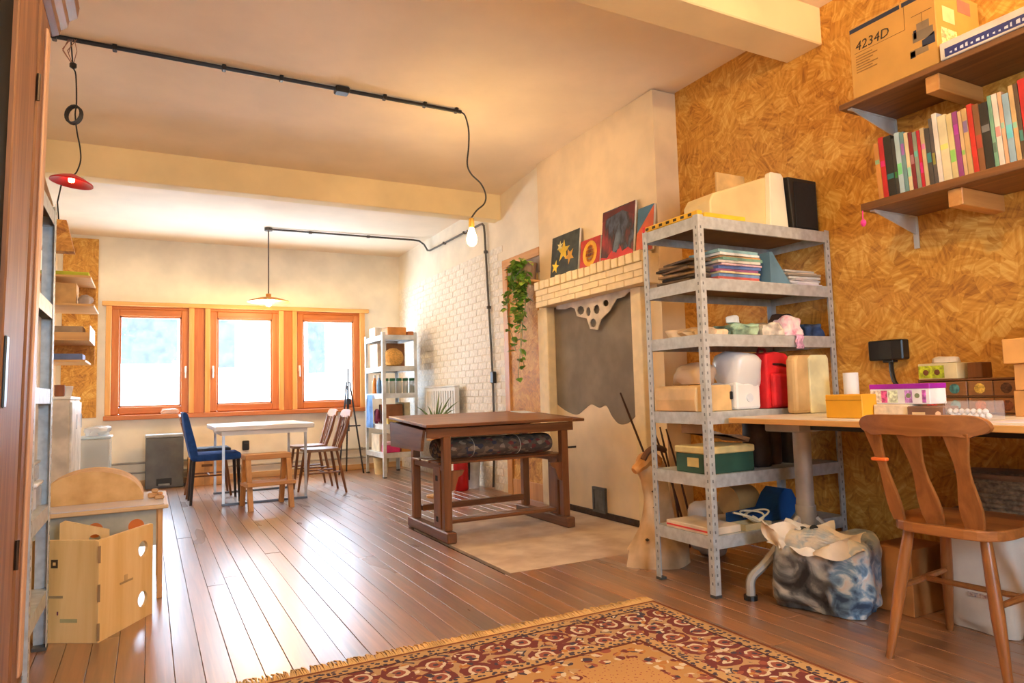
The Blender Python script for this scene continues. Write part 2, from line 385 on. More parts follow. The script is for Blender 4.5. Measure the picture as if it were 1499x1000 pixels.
for k, (x0, x1, hx) in enumerate(((-.403, .436, .40), (.675, 1.511, .71), (1.737, 2.592, 1.772))):
    f = MB(); z0, z1, wd = .866, 2.132, .085
    f.box((x0, YB-.01, z0), (x0+wd, YB+.06, z1), ch=.006); f.box((x1-wd, YB-.01, z0), (x1, YB+.06, z1), ch=.006)
    wn = struct(f.build('window_%d' % (k+1), ORANGE))
    for a, b_ in ((z0, z0+wd), (z1-wd, z1)): bx((x0+wd, YB-.01, a), (x1-wd, YB+.06, b_), ch=.006).build('sash_rail', ORANGEX, wn)
    bd = MB()
    for a, b_ in (((x0+wd-.002, z0+wd), (x0+wd+.018, z1-wd)), ((x1-wd-.018, z0+wd), (x1-wd+.002, z1-wd)), ((x0+wd, z0+wd), (x1-wd, z0+wd+.018)), ((x0+wd, z1-wd-.018), (x1-wd, z1-wd))):
        bd.box((a[0], YB+.004, a[1]), (b_[0], YB+.04, b_[1]))
    bd.build('glazing_bead', ORANGE, wn)
    bx((x0+wd-.004, YB+.03, z0+wd-.004), (x1-wd+.004, YB+.036, z1-wd+.004)).build('pane', GLASS, wn)
    h = MB().box((hx-.012, YB-.022, 1.36), (hx+.012, YB-.01, 1.44), ch=.003).cyl((hx, YB-.03, 1.40), (hx, YB-.012, 1.40), .007)
    h.box((hx-.009, YB-.045, 1.29), (hx+.009, YB-.03, 1.41), ch=.004); h.build('window_handle', P((224, 222, 216), .3, metal=.3, name='handle_metal'), wn)
trims = [((-.50, YB-.07, 2.165), (2.712, YB+.02, 2.215), HONEYX), ((-.47, YB-.09, .80), (2.66, YB+.06, .855), ORANGEX)]
for x0, x1 in ((-.46, -.401), (2.589, 2.66)): trims.append(((x0, YB-.045, .855), (x1, YB+.1, 2.165), HONEY))
for x0, x1 in ((.434, .677), (1.509, 1.739)):
    trims += [((x0, YB-.045, .855), (x0+.06, YB+.08, 2.165), HONEY), ((x1-.06, YB-.045, .855), (x1, YB+.08, 2.165), HONEY), ((x0+.06, YB-.012, .855), (x1-.06, YB+.08, 2.165), ORANGE)]
for x0, x1 in ((-.408, .441), (.67, 1.516), (1.732, 2.597)):
    trims.append(((x0, YB+.0, 2.132), (x1, YB+.08, 2.165), ORANGEX))
    trims.append(((x0, YB+.0, .8555), (x1, YB+.08, .866), ORANGEX))
for k, (a, b_, m) in enumerate(trims): struct(bx(a, b_, ch=.004).build('trim_%d' % (k+1), m))
struct(bx((XL, YB-.018, 0), (XR, YB, .075), ch=.004).build('baseboard_back', wood((190, 140, 86), (214, 170, 116), 'X', name='bare_pine')))
struct(bx((3.135, 3.70, 0), (3.15, 4.98, .05), ch=.006).build('baseboard_right', P((74, 50, 34), .85, c2=(48, 32, 22), vscale=20, bmp=.5, name='charred_edge')))
# boarded-up doorway between bricks and chimney
dr = struct(bx((XR-.012, 5.42, .0), (XR, 6.02, 2.26)).build('door_1', OSBX))
TRIMW = wood((196, 136, 76), (222, 166, 104), 'Z', name='door_casing')
bx((XR-.03, 5.985, 0), (XR, 6.085, 2.25), ch=.004).build('door_casing', TRIMW, dr)
bx((XR-.032, 5.34, 2.25), (XR, 6.085, 2.33), ch=.004).build('door_casing', wood((196, 136, 76), (222, 166, 104), 'Y', name='door_casing'), dr)
bx((XR-.02, 5.34, 2.10), (XR-.012, 5.985, 2.25), ch=.002).build('grey_strip', P((150, 132, 122), .7), dr)  # flat grey strip under the top casing
bx((XR-.024, 5.36, .0), (XR-.012, 5.985, .16), ch=.003).build('kick_board', TRIMW, dr)

# OSB sheet on the back wall by the left corner
o = bx((-.9, YB-.018, .84), (-.545, YB, 2.96), ch=.002).build('chipboard_sheet', OSBY); tag(o, 'tall sheet of chipboard fixed beside the orange windows', 'board')

# the houses across the street
ext = thing('neighbour_house', 'pale sunlit house across the street, seen through the windows', 'building', (1.5, 17, -4))
e = MB().box((-9, 17, -4), (11, 18, 6)); e.build('facade', P((222, 218, 216), .9, c2=(204, 192, 186), vscale=.8, spec=0), ext, world=True)
SH = P((62, 63, 69), 1, spec=0); WF = P((236, 236, 236), .9, spec=0)
for x0, x1, z0, z1 in ((-.62, .55, 1.85, 3.05), (1.1, 1.75, 1.75, 3.1), (3.4, 3.8, 1.6, 2.9), (4.9, 5.3, 1.6, 2.9), (-.4, .5, -1.2, .8), (2.0, 3.0, -1.4, .6)):
    f = bx((x0-.1, 16.93, z0-.1), (x1+.1, 17.0, z1+.1)).build('window', WF, ext, world=True)
    bx((x0, 16.91, z0), (x1, 16.935, z1)).build('pane', SH, f, world=True)
bx((-9, 16.85, 1.2), (2.6, 17.0, 1.3)).build('string_course', WF, ext, world=True)
bx((2.4, 16.8, -4), (2.7, 17, 6)).build('downpipe', P((170, 160, 170), .5), ext, world=True)
# ================================================================ FIREPLACE
FP = thing('fireplace_surround', 'cream painted brick fireplace surround with toothed mantel top', 'fireplace', (3.08, 4.43, 0))
MAN = P((238, 214, 168), .65, var=.035, vscale=12, bmp=.2, name='cream_brick_paint')
bx((3.012, 3.69, 1.735), (3.15, 5.17, 1.945), ch=.003).build('mantel_core', MAN, FP, world=True)
n = 17; w_ = (5.17-3.69)/n
for k in range(n):   # soldier course
    bx((2.99-rp.uniform(0, .006), 3.69+k*w_+.006, 1.885), (3.10, 3.69+(k+1)*w_-.006, 1.958+rp.uniform(-.005, .008)), ch=.004).build('brick', MAN, FP, world=True)
for r_, (z0, z1) in enumerate(((1.733, 1.778), (1.782, 1.828), (1.832, 1.881))):
    y = 3.69-(.11 if r_ % 2 else 0)
    while y < 5.17:
        a, b_ = max(y, 3.69)+.003, min(y+.212, 5.17)-.003
        if b_-a > .03: bx((3.002-rp.uniform(0, .003), a, z0), (3.06, b_, z1), ch=.003).build('brick', MAN, FP, world=True)
        y += .212
for y0, y1, xf in ((5.10, 5.175, 3.07), (5.175, 5.325, 3.105), (3.845, 3.965, 3.10)):
    bx((xf, y0, 0), (3.15, y1, 1.735), ch=.006).build('pilaster', MAN, FP, world=True)
# chalkboard paint with wavy lower edge
cb_px = [(930, 428), (815, 462), (816, 592), (830, 602), (845, 607), (856, 599), (866, 592), (878, 597), (888, 594), (897, 610), (908, 621), (922, 618), (935, 604)]
pts = [at(x, y, X=3.15) for x, y in cb_px]
top = [(3.97, 1.73), (5.095, 1.73)]
low = bez([(p.y, p.z, 0) for p in pts[2:]], 5)
ol = top + [(min(5.095, max(3.97, p.x)), p.y) for p in low]
T = frame((3.15, 0, 0), (0, 1, 0), (0, 0, 1), (-1, 0, 0))
CHALK = P((138, 126, 110), .85, c2=(118, 106, 92), vscale=4, name='chalkboard_paint')
o = MB().plate(ol, t=.004, T=T).build('chalkboard', CHALK); tag(o, 'grey chalkboard panel with wavy lower edge inside the fireplace', 'chalkboard')
# paper lace under the mantel
def c8(x, y): p = at(720+x*.32, 280+y*.32, X=3.12); return (p.y, p.z)
ol = [c8(*p) for p in ((300, 520), (300, 540), (340, 540), (365, 530), (385, 537), (395, 572), (440, 582), (455, 630), (490, 634), (505, 587), (545, 547), (575, 492), (592, 488), (610, 482), (630, 462), (650, 457), (650, 430))]
def hole(x, y, rx, ry): return [c8(x+rx*cos(2*pi*k/8), y+ry*sin(2*pi*k/8)) for k in range(8)]
hl = [hole(412, 545, 17, 21), hole(447, 551, 11, 22), hole(485, 541, 14, 22), hole(527, 512, 14, 16), hole(469, 603, 15, 21)]
o = MB().plate(ol, hl, t=.008, T=frame((3.115, 0, 0), (0, 1, 0), (0, 0, 1), (-1, 0, 0))).build('lace_ornament', P((222, 206, 186), .8, name='lace_card')); tag(o, 'white scalloped ornament with honeycomb holes hanging under the mantel', 'ornament')
# vent grille
vg = thing('vent_grille', 'small grey metal vent grille low on the chimney wall', 'vent', (3.145, 4.5, .05))
vf = MB()
for a, b_ in (((4.415, .04), (4.435, .235)), ((4.565, .04), (4.585, .235)), ((4.435, .04), (4.565, .06)), ((4.435, .215), (4.565, .235))): vf.box((3.128, a[0], a[1]), (3.15, b_[0], b_[1]))
vf.build('frame', P((92, 90, 86), .5, metal=.4), vg, world=True)
bx((3.142, 4.435, .06), (3.15, 4.565, .215)).build('backing', P((60, 58, 56), .7), vg, world=True)
for k in range(7): bx((3.133, 4.441+k*.018, .06), (3.143, 4.449+k*.018, .215)).build('slat', P((138, 136, 130), .5, metal=.4), vg, world=True)
# four canvases leaning on the mantel
def canvas(y0, y1, z1, xb, label, mat, extra):
    t = thing('painting', label, 'painting', (xb, (y0+y1)/2, 1.966), 0, 'paintings on the mantel', rot=(0, radians(6), 0))
    w2, h = (y1-y0)/2, z1-1.966
    bx((0, -w2, 0), (.018, w2, h), ch=.002).build('canvas', P((226, 220, 206), .8), t)
    bx((-.002, -w2+.001, .001), (0, w2-.001, h-.001)).build('painted_face', mat, t)
    TT = frame((-.002, 0, 0), (0, -1, 0), (0, 0, 1), (-1, 0, 0))
    for nm, ol, m in extra: MB().plate(ol, t=.0012, T=TT).build(nm, m, t)
    return t
def star(cx, cy, r, n=5, a0=.3, k=.42): return [(cx+r*(1 if i % 2 == 0 else k)*cos(a0+pi*i/n), cy+r*(1 if i % 2 == 0 else k)*sin(a0+pi*i/n)) for i in range(2*n)]
YE, YP = P((236, 196, 40), .6), P((240, 226, 150), .6)
canvas(4.60, 5.03, 2.335, 3.075, 'dark green canvas with yellow star shapes leaning on the mantel', P((58, 66, 56), .6, c2=(34, 38, 36), vscale=14),
       [('star', star(-.02, .22, .10, 5), YE), ('star', star(.08, .16, .075, 5, .8), P((222, 160, 50), .6)), ('star', star(-.14, .10, .06, 5, .1), YE), ('star', star(-.08, .27, .05, 6, .5), YP)])
canvas(4.30, 4.575, 2.21, 3.078, 'small red canvas with yellow ring between two larger canvases', P((196, 52, 30), .6, c2=(150, 30, 24), vscale=14),
       [('ring', circle(0, .12, .098, .105, 20), P((240, 176, 30), .6)), ('ring', circle(0, .12, .062, .07, 20), P((214, 84, 30), .6)), ('ring', circle(0, .12, .042, .05, 20), P((150, 150, 140), .6)), ('ring', circle(0, .12, .024, .032, 20), P((120, 40, 36), .6))])
canvas(3.87, 4.27, 2.375, 3.07, 'large canvas with dark blue and crimson swirls on the mantel', patch_mat([(.3, (26, 28, 48)), (.42, (70, 80, 100)), (.5, (30, 26, 36)), (.62, (120, 28, 30)), (.75, (176, 40, 40))], 9, .55, 5, stretch=(1, 1, .5)),
       [('brush_stroke', [(-.2, .40), (-.2, .33), (-.1, .35), (.05, .37), (.2, .30), (.2, .40)], P((110, 24, 28), .6, c2=(70, 20, 26))), ('brush_stroke', [(-.2, .0), (-.2, .05), (-.12, .03), (-.06, .08), (.0, .05), (.03, .12), (.07, .05), (.14, .07), (.2, .03), (.2, .0)], P((200, 44, 44), .6)),
        ('brush_stroke', [(-.05, .06), (-.02, .2), (.02, .28), (.05, .2), (.04, .08)], P((120, 140, 160), .6, c2=(60, 70, 90)))])
canvas(3.66, 3.84, 2.295, 3.075, 'blue and orange canvas at the end of the mantel', P((64, 112, 142), .6),
       [('colour_field', [(-.09, 0), (-.09, .14), (.09, .32), (.09, 0)], P((214, 92, 44), .6)), ('colour_field', [(.0, .0), (.0, .06), (.09, .07), (.09, .0)], P((196, 70, 40), .6))])
# trailing pothos at the end of the mantel
pt = thing('trailing_pothos', 'green pothos trailing down beside the fireplace mantel', 'plant', (3.08, 5.42, 1.62))
MB().lathe([(.03, 0), (.06, .0), (.075, .14), (.08, .16), (.07, .16), (.06, .12)], (3.085, 5.42, 2.02), 14).build('pot', P((150, 120, 96), .6), pt, world=True)
bx((3.0, 5.335, 2.0), (3.178, 5.50, 2.02), ch=.003).build('bracket', PINE, pt, world=True)
rl = random.Random(11); stems = MB(); leaves = MB(); leaves2 = MB()
def leaf(p, d, s, mb):
    d = Vector(d).normalized(); sd = d.cross(Vector((rl.uniform(-.3, .3), rl.uniform(-.3, .3), 1))).normalized(); nn = sd.cross(d)
    o = [(0, 0), (.25, .42), (.55, .45), (.8, .25), (1.05, 0), (.8, -.25), (.55, -.45), (.25, -.42)]
    vs = [Vector(p)+d*(a*s)+sd*(b_*s)+nn*(abs(b_)*s*.35) for a, b_ in o]; vs.append(Vector(p)+d*(.5*s))
    mb.add(vs, [[k, (k+1) % 8, 8] for k in range(8)])
for k in range(13):
    y0 = 5.42+rl.uniform(-.06, .14); L = [1.06, .95, .8, .62, .55, .5, .45, .4, .34, .3, .28, .24, .2][k]; pts = []
    x0 = 3.03+rl.uniform(-.04, .03); dy = rl.uniform(-.04, .22) if k > 1 else .06
    for i in range(13):
        t = i/12; pts.append((x0+.03*sin(5*t+k)-.03*sin(pi*min(1, t*3)), y0+dy*min(1, t*3)+.03*sin(7*t+k*2), 2.19+.05*sin(min(t*8, pi))-L*t))
    stems.tube(pts, .003, 4)
    for i in range(1, 13):
        for q in range(2 if L < .7 else 1):
            a = rl.uniform(0, 2*pi); leaf(pts[i], (cos(a)*.8-.3, sin(a), rl.uniform(-.9, .1)), rl.uniform(.045, .085), leaves if rl.random() < .7 else leaves2)
stems.build('stem', P((110, 130, 60), .6), pt, world=True)
leaves.build('foliage', P((120, 166, 54), .45, c2=(76, 124, 38), vscale=8), pt, world=True)['kind'] = 'stuff'
leaves2.build('foliage', P((168, 190, 80), .45), pt, world=True)['kind'] = 'stuff'

# ================================================================ CONDUITS AND LAMPS
CORD = P((40, 36, 34), .5)
cn = thing('ceiling_conduit', 'black conduit run across the ceiling with junction box', 'conduit', (.75, 4.535, 3.08))
MB().tube([(-.545, 4.53, 3.106), (2.04, 4.535, 3.100)], .013, 10).build('conduit', BLACK, cn, world=True)
for x in (-.5, -.2, .4, .75, 1.45, 1.75, 2.0): MB().box((x-.012, 4.512, 3.086), (x+.012, 4.556, 3.124), ch=.004).build('clip', BLACK, cn, world=True)
bx((1.10, 4.495, 3.075), (1.195, 4.575, 3.118), ch=.008).build('junction_box', BLACK, cn, world=True)
FIL = emit((255, 214, 140), 26, 'lit_bulb'); BRASS = P((206, 160, 70), .35, metal=.7, name='brass')
pb = thing('bare_bulb_pendant', 'glowing bare bulb on a curly black cord from the ceiling', 'lamp', (2.1, 4.55, 2.1))
pth = [(675, 164), (681, 170), (686, 190), (686, 215), (684, 240), (690, 255), (704, 269), (711, 285), (709, 298), (698, 308), (690, 319)]
pth = bez([at(x, y, Y=4.55) for x, y in pth], 5)
MB().tube(pth, .006, 6).build('cord', CORD, pb, world=True)
bp = pth[-1]
MB().lathe([(.008, .0), (.02, -.005), (.022, -.06), (.018, -.075)], bp, 14).build('socket', BRASS, pb, world=True, smooth=True)
MB().lathe([(.017, -.075), (.024, -.10), (.036, -.14), (.04, -.165), (.034, -.195), (.018, -.212), (.002, -.216)], bp, 16).build('bulb', FIL, pb, world=True, smooth=True)
bulb_light('bulb_light', (bp.x-2.1, bp.y-4.55, bp.z-.155-2.1), 75, parent=pb)
# second conduit with the dish pendant
c2 = thing('wall_conduit', 'grey conduit from ceiling lamp down the brick wall to a socket', 'conduit', (3.16, 6.45, 0))
GC = P((84, 78, 70), .45)
pts = [(1.223, 8.31, 2.995), (2.98, 8.2, 2.985), (3.05, 8.185, 2.975), (3.11, 8.17, 2.93), (3.145, 8.14, 2.85), (3.155, 8.08, 2.838), (3.155, 6.6, 2.825), (3.155, 6.53, 2.82), (3.155, 6.49, 2.79), (3.155, 6.475, 2.7), (3.155, 6.37, 1.2), (3.155, 6.36, .62), (3.155, 6.42, .03)]
MB().tube(pts, .012, 8).build('conduit', GC, c2, world=True)
for p in ((1.7, 8.285, 2.99), (2.4, 8.24, 2.988), (3.155, 7.6, 2.833), (3.155, 7.0, 2.828), (3.155, 6.46, 2.5), (3.155, 6.42, 1.9)): bx((p[0]-.02, p[1]-.015, p[2]-.016), (p[0]+.02, p[1]+.015, p[2]+.016), ch=.004).build('clip', GC, c2, world=True)
MB().cyl((1.223, 8.31, 2.975), (1.223, 8.31, 3.01), .045, n=16).build('junction_box', GC, c2, world=True)
bx((3.135, 6.32, 1.10), (3.174, 6.39, 1.22), ch=.006).build('socket', BLACK, c2, world=True)
pd = thing('dish_pendant_lamp', 'amber dish pendant lamp hanging before the windows', 'lamp', (1.223, 8.31, 2.13))
MB().cyl((0, 0, .86), (0, 0, .09), .008, n=8).build('rod', P((110, 98, 90), .5), pd)
MB().lathe([(.012, .10), (.03, .095), (.03, .06), (.10, .05), (.225, .012), (.235, .0), (.228, -.002), (.10, .038), (.02, .05)], n=28, cap=False).build('lamp_shade', P((226, 150, 60), .35, name='amber_enamel'), pd, smooth=True)
MB().lathe([(.014, .05), (.03, .02), (.038, -.012), (.03, -.04), (.004, -.052)], n=16).build('bulb', FIL, pd, smooth=True)
bulb_light('bulb_light', (0, 0, -.075), 60, parent=pd)
# red enamel lamp by the left shelves
rd = thing('red_enamel_lamp', 'red enamel lamp shade on a looped black cord by the shelves', 'lamp', (-.40, 4.5, 2.25))
MB().lathe([(.02, .05), (.03, .045), (.06, .035), (.105, .01), (.108, 0), (.10, .002), (.05, .025), (.02, .035)], n=24, cap=False, T=Matrix.Rotation(radians(7), 4, 'Y')).build('lamp_shade', P((204, 26, 34), .35), rd, smooth=True)
MB().lathe([(.010, .034), (.016, .024), (.014, .008), (.004, .004)], n=12).build('bulb', FIL, rd, smooth=True)
cpts = [at(x, y, Y=4.5) for x, y in ((104, 62), (107, 97), (111, 110), (112, 150), (110, 168), (113, 195), (117, 215), (118, 235), (112, 252), (105, 258))]
MB().tube([p-Vector((-.40, 4.5, 2.25)) for p in bez(cpts, 4)], .004, 6).build('cord', CORD, rd)
lc = at(107, 168, Y=4.5)-Vector((-.40, 4.5, 2.25)); ring = MB()
for q in range(3): ring.tube([lc+Vector((.036*cos(2*pi*k/18)+.004*q, (q-1)*.012, .05*sin(2*pi*k/18)+.012*cos(2*pi*k/18))) for k in range(18)], .006, 6, closed=True)
ring.build('cord_coil', CORD, rd)
wr2 = MB()
for k in range(5):
    a = at(100+k*3, 58, Y=4.5)-Vector((-.40, 4.5, 2.25)); b_ = at(107, 96, Y=4.5)-Vector((-.40, 4.5, 2.25)); m_ = (a+b_)/2+Vector((rl.uniform(-.05, .03), rl.uniform(-.03, .03), 0)); wr2.tube([a, m_, b_], .0025, 4)
wr2.build('wire', P((150, 100, 70), .5), rd); MB().lathe([(.004, .02), (.018, .01), (.018, -.01), (.004, -.02)], at(107, 96, Y=4.5)-Vector((-.40, 4.5, 2.25)), 10).build('connector', BLACK, rd)
ol_ = thing('chipboard_trapezoid', 'chipboard trapezoid piece hanging under the red lamp', 'lamp', (-.47, 4.6, 1.95))  # chipboard piece taken for a shelf bracket, hung here like a shade
MB().tube([(.02, -.08, .29), (.0, -.04, .2), (.005, -.01, .10)], .004, 6).build('cord', CORD, ol_)
MB().plate([(-.05, .1), (.045, .1), (.085, -.08), (-.07, -.08)], t=.09, T=frame((0, .045, 0), (1, 0, 0), (0, 0, 1), (0, -1, 0))).build('lamp_shade', OSBY, ol_)
# ceiling bulbs of the nearer half of the room (behind and beside the viewer)
for k, (x, y, z, pw, lb) in enumerate(((2.85, .35, 2.75, 240, 'bare bulb hanging near the bookshelves, glowing warm'), (.9, 1.4, 2.85, 230, 'bare bulb hanging over the patterned rug, glowing warm'))):
    t = thing('bare_bulb_pendant', lb, 'lamp', (x, y, z))
    MB().tube([(0, 0, 3.14-z), (.0, 0, .15)], .006, 6).build('cord', CORD, t)
    MB().lathe([(.008, .15), (.02, .145), (.022, .09), (.018, .075)], n=14).build('socket', BRASS, t, smooth=True)
    MB().lathe([(.017, .075), (.024, .05), (.04, -.01), (.034, -.045), (.002, -.066)], n=16).build('bulb', FIL, t, smooth=True)
    bulb_light('bulb_light', (0, 0, -.02), pw, parent=t)

# ================================================================ GALVANISED RACK BY THE CHIMNEY
def rack(name, label, x0, x1, y0, y1, H, shelves, mat, uw=.036, board=None, holes=True):
    t = thing(name, label, 'shelving', ((x0+x1)/2, (y0+y1)/2, 0)); cx, cy = (x0+x1)/2, (y0+y1)/2
    for sx in (-1, 1):
        for sy in (-1, 1):
            X, Y = (x1-x0)/2*sx, (y1-y0)/2*sy; u = MB()
            u.box((X, Y, .012), (X-sx*uw, Y-sy*.002, H)); u.box((X, Y-sy*.002, .012), (X-sx*.002, Y-sy*uw, H))
            up = u.build('upright', mat, t)
            MB().box((X+sx*.002, Y+sy*.002, 0), (X-sx*uw, Y-sy*uw, .014)).build('foot_cap', DARKG, up)
            if holes:
                hm = MB(); z = .06
                while z < H-.03:
                    hm.box((X-sx*.013, Y+sy*.0004, z), (X-sx*.021, Y+sy*.0003-sy*.001, z+.014)); hm.box((X+sx*.0004, Y-sy*.013, z), (X-sx*.001, Y-sy*.021, z+.014)); z += .04
                hm.build('slot', P((122, 126, 128), .6), up)['kind'] = 'stuff'
    for z in shelves:
        s = MB(); a, b_ = (x1-x0)/2-.003, (y1-y0)/2-.003
        s.box((-a, -b_, z-.004), (a, b_, z))
        for q in ((-a, -b_, a, -b_+.002), (-a, b_-.002, a, b_), (-a, -b_+.002, -a+.002, b_-.002), (a-.002, -b_+.002, a, b_-.002)): s.box((q[0], q[1], z-.06), (q[2], q[3], z-.004))
        for q in ((-a+.002, -b_+.002, a-.002, -b_+.016), (-a+.002, b_-.016, a-.002, b_-.002)): s.box((q[0], q[1], z-.06), (q[2], q[3], z-.058))
        sh = s.build('shelf', mat, t)
        bx((-a+.01, -b_+.01, z-.018), (a-.01, b_-.01, z-.0045)).build('shelf_board', board or P((134, 104, 74), .8), sh)
    return t
RX0, RX1, RY0, RY1 = 2.372, 3.342, 2.478, 2.905
SZ = (1.843, 1.535, 1.258, .878, .575, .285)
rack('metal_shelving', 'galvanised steel rack crammed with papers and bags beside the chipboard wall', RX0, RX1, RY0, RY1, 1.85, SZ, GALV)
def one(name, mb, mat, label, cat, group=None, loc=None, rot=(0, 0, 0), smooth=False):
    """single-mesh thing; mesh verts local to loc"""
    return tag(mb.build(name, mat, loc=loc or (0, 0, 0), rot=rot, smooth=smooth), label, cat, group)
# --- top shelf
z = SZ[0]+.001
lv = thing('spirit_level', 'yellow spirit level lying along the edge of the rack top', 'tool', (2.395, 2.68, z))
bx((-.022, -.2, 0), (.012, .215, .028), ch=.003).build('body', P((240, 186, 40), .45), lv)
for k in range(7): bx((-.0232, -.16+k*.055, .007), (-.0222, -.135+k*.055, .021)).build('marking', P((60, 44, 20), .6), lv)
bx((-.024, .2, .0), (.014, .222, .034), ch=.003).build('end_cap', P((220, 30, 50), .5), lv)
one('yellow_ruler_case', bx((-.14, -.02, 0), (.14, .02, .026), ch=.004), P((244, 196, 52), .5), 'flat yellow case lying on the front edge of the rack top', 'case', loc=(2.575, 2.51, z))
cs = thing('sewing_machine_case', 'big cream sewing machine case standing on top of the rack', 'case', (2.86, 2.68, z))
ol = [(-.30, 0), (-.30, .12), (-.27, .165), (.17, .315), (.215, .325), (.225, .31), (.235, 0)]
MB().plate(ol, t=.20, T=frame((0, .1, 0), (1, 0, 0), (0, 0, 1), (0, -1, 0))).build('shell', P((222, 196, 140), .5, var=.04), cs, bev=.02)
MB().plate([(.10, 0), (.115, .31), (.13, .318), (.205, .318), (.222, .30), (.245, 0)], t=.035, T=frame((0, -.1, 0), (1, 0, 0), (0, 0, 1), (0, -1, 0))).build('end_panel', P((238, 228, 200), .45, var=.03), cs, bev=.012)
bx((-.02, .12, .25), (.20, .135, .375), ch=.002).build('card_insert', P((214, 176, 116), .7), cs)
bs = thing('black_speaker', 'black tapered speaker box on the rack top beside the cream case', 'speaker', (3.225, 2.66, z))
MB().add([(-.10, -.13, 0), (.105, -.13, 0), (.105, .12, 0), (-.10, .12, 0), (-.125, -.13, .30), (.105, -.13, .30), (.105, .12, .335), (-.125, .12, .335)], [[0, 1, 2, 3], [4, 5, 6, 7], [0, 1, 5, 4], [1, 2, 6, 5], [2, 3, 7, 6], [3, 0, 4, 7]]).build('cabinet', P((36, 33, 29), .55), bs, bev=.006)
bx((-.085, -.134, .02), (.09, -.1305, .28), ch=.003).build('grille', P((26, 24, 22), .8, vscale=60), bs)
# --- shelf 2
z = SZ[1]+.001
rk = random.Random(5); ORD = ['first', 'second', 'third', 'fourth', 'fifth', 'sixth', 'seventh', 'eighth', 'ninth']
for k in range(9):
    c = [(96, 78, 60), (120, 98, 74), (80, 66, 54), (140, 112, 80)][k % 4]
    one('slate_offcut', bx((-.085+rk.uniform(0, .03), -.12, 0), (.085-rk.uniform(0, .03), .12, .0125), ch=.002), P(c, .8, bmp=.3, vscale=20), 'flat brown offcut, %s from the bottom of the ragged pile on the rack' % ORD[k], 'offcut', 'pile of brown offcuts on the rack', loc=(2.485+rk.uniform(-.015, .02), 2.72+rk.uniform(-.03, .03), z+k*.0135), rot=(0, 0, rk.uniform(-.2, .2)))
mc = [((232, 222, 206), 'white'), ((196, 96, 90), 'red'), ((120, 150, 190), 'blue'), ((226, 206, 160), 'cream'), ((150, 90, 130), 'plum'), ((96, 120, 176), 'indigo'), ((228, 190, 196), 'pink'), ((214, 206, 196), 'pale grey'), ((120, 160, 140), 'green'), ((206, 150, 96), 'tan'), ((240, 236, 226), 'ivory'), ((140, 180, 186), 'teal')]
zz = z
for k, (c, nm) in enumerate(mc):
    h = .010 + (k % 3)*.003
    one('magazine', bx((-.145, -.105, 0), (.145, .105, h), ch=.001), P(c, .5, var=.2, vscale=12), '%s magazine, number %s from the bottom of the tall stack' % (nm, ['one', 'two', 'three', 'four', 'five', 'six', 'seven', 'eight', 'nine', 'ten', 'eleven', 'twelve'][k]), 'magazine', 'magazine stack on the rack', loc=(2.70+rk.uniform(-.012, .012), 2.63+rk.uniform(-.01, .01), zz), rot=(0, 0, rk.uniform(-.05, .05))); zz += h+.0008
mf = thing('magazine_file', 'slate blue slanted magazine file beside the magazine stack', 'file', (2.935, 2.60, z))
ol = [(0, 0), (.15, 0), (.02, .165), (0, .165)]; BLU = P((92, 128, 150), .6)
for yy in (-.10, .085): MB().plate(ol, t=.006, T=frame((-.055, yy, 0), (1, 0, 0), (0, 0, 1), (0, -1, 0))).build('side_panel', BLU, mf)
bx((-.055, -.10, 0), (-.05, .08, .165)).build('back_panel', BLU, mf); bx((-.05, -.10, 0), (.09, .08, .004)).build('base', BLU, mf)
zz = z
for k in range(7):
    h = .012; c = [(226, 220, 226), (236, 232, 226), (206, 196, 190), (232, 226, 210), (150, 136, 116), (214, 190, 160), (190, 186, 176)][k]
    one('paper_sheaf', bx((-.12, -.1, 0), (.12, .1, h), ch=.001), P(c, .8, var=.1), 'loose sheaf of papers, %s from the bottom beside the blue file' % ORD[k], 'paper', 'paper stack on the rack', loc=(3.17+rk.uniform(-.01, .015), 2.62+rk.uniform(-.02, .02), zz), rot=(0, 0, rk.uniform(-.15, .15))); zz += h+.001
# --- shelf 3: folded cloths
z = SZ[2]+.001
def cloth(name, cx, cy, zz, rx, ry, rz, mat, label, seed, cat='cloth', rot=0, grp='cloths and papers on the third rack shelf'):
    return one(name, blob(rx, ry, rz, .32, 15, 4, .5, seed), mat, label, cat, grp, loc=(cx, cy, zz), rot=(0, 0, rot), smooth=True)
cloth('folded_cloth', 2.52, 2.66, z, .10, .12, .022, P((226, 196, 158), .9), 'peach folded cloth near the chimney end of the third shelf', 1)
cloth('folded_cloth', 2.735, 2.63, z, .085, .12, .030, P((150, 176, 150), .9, var=.3, vscale=14), 'pale green folded cloth under a white scrap', 2)
cloth('white_scrap', 2.71, 2.61, z+.068, .06, .03, .018, P((232, 236, 238), .8), 'small white scrap on top of the green cloth', 3, rot=.6)
cloth('lace_cloth', 2.92, 2.57, z, .07, .075, .032, P((228, 214, 196), .9, var=.2, vscale=20), 'crumpled cream lace cloth in the middle of the third shelf', 4)
cloth('pink_cloth', 3.065, 2.575, z+.002, .055, .07, .05, patch_mat([(.3, (220, 120, 160)), (.5, (240, 214, 220)), (.65, (236, 230, 226))], 22, .9), 'pink and white printed cloth spilling over the shelf edge', 5)
cloth('tan_papers', 3.05, 2.78, z, .11, .065, .042, P((206, 176, 130), .9, var=.3, vscale=16), 'heap of tan papers behind the pink cloth', 6)
cloth('navy_cloth', 3.235, 2.585, z, .075, .07, .035, P((44, 66, 104), .9, var=.4, vscale=16), 'navy blue cloth beside the pink cloth', 7)
cloth('brown_cloth', 3.265, 2.78, z, .05, .07, .07, P((76, 50, 36), .9), 'dark brown cloth bundle in the corner of the third shelf', 8)
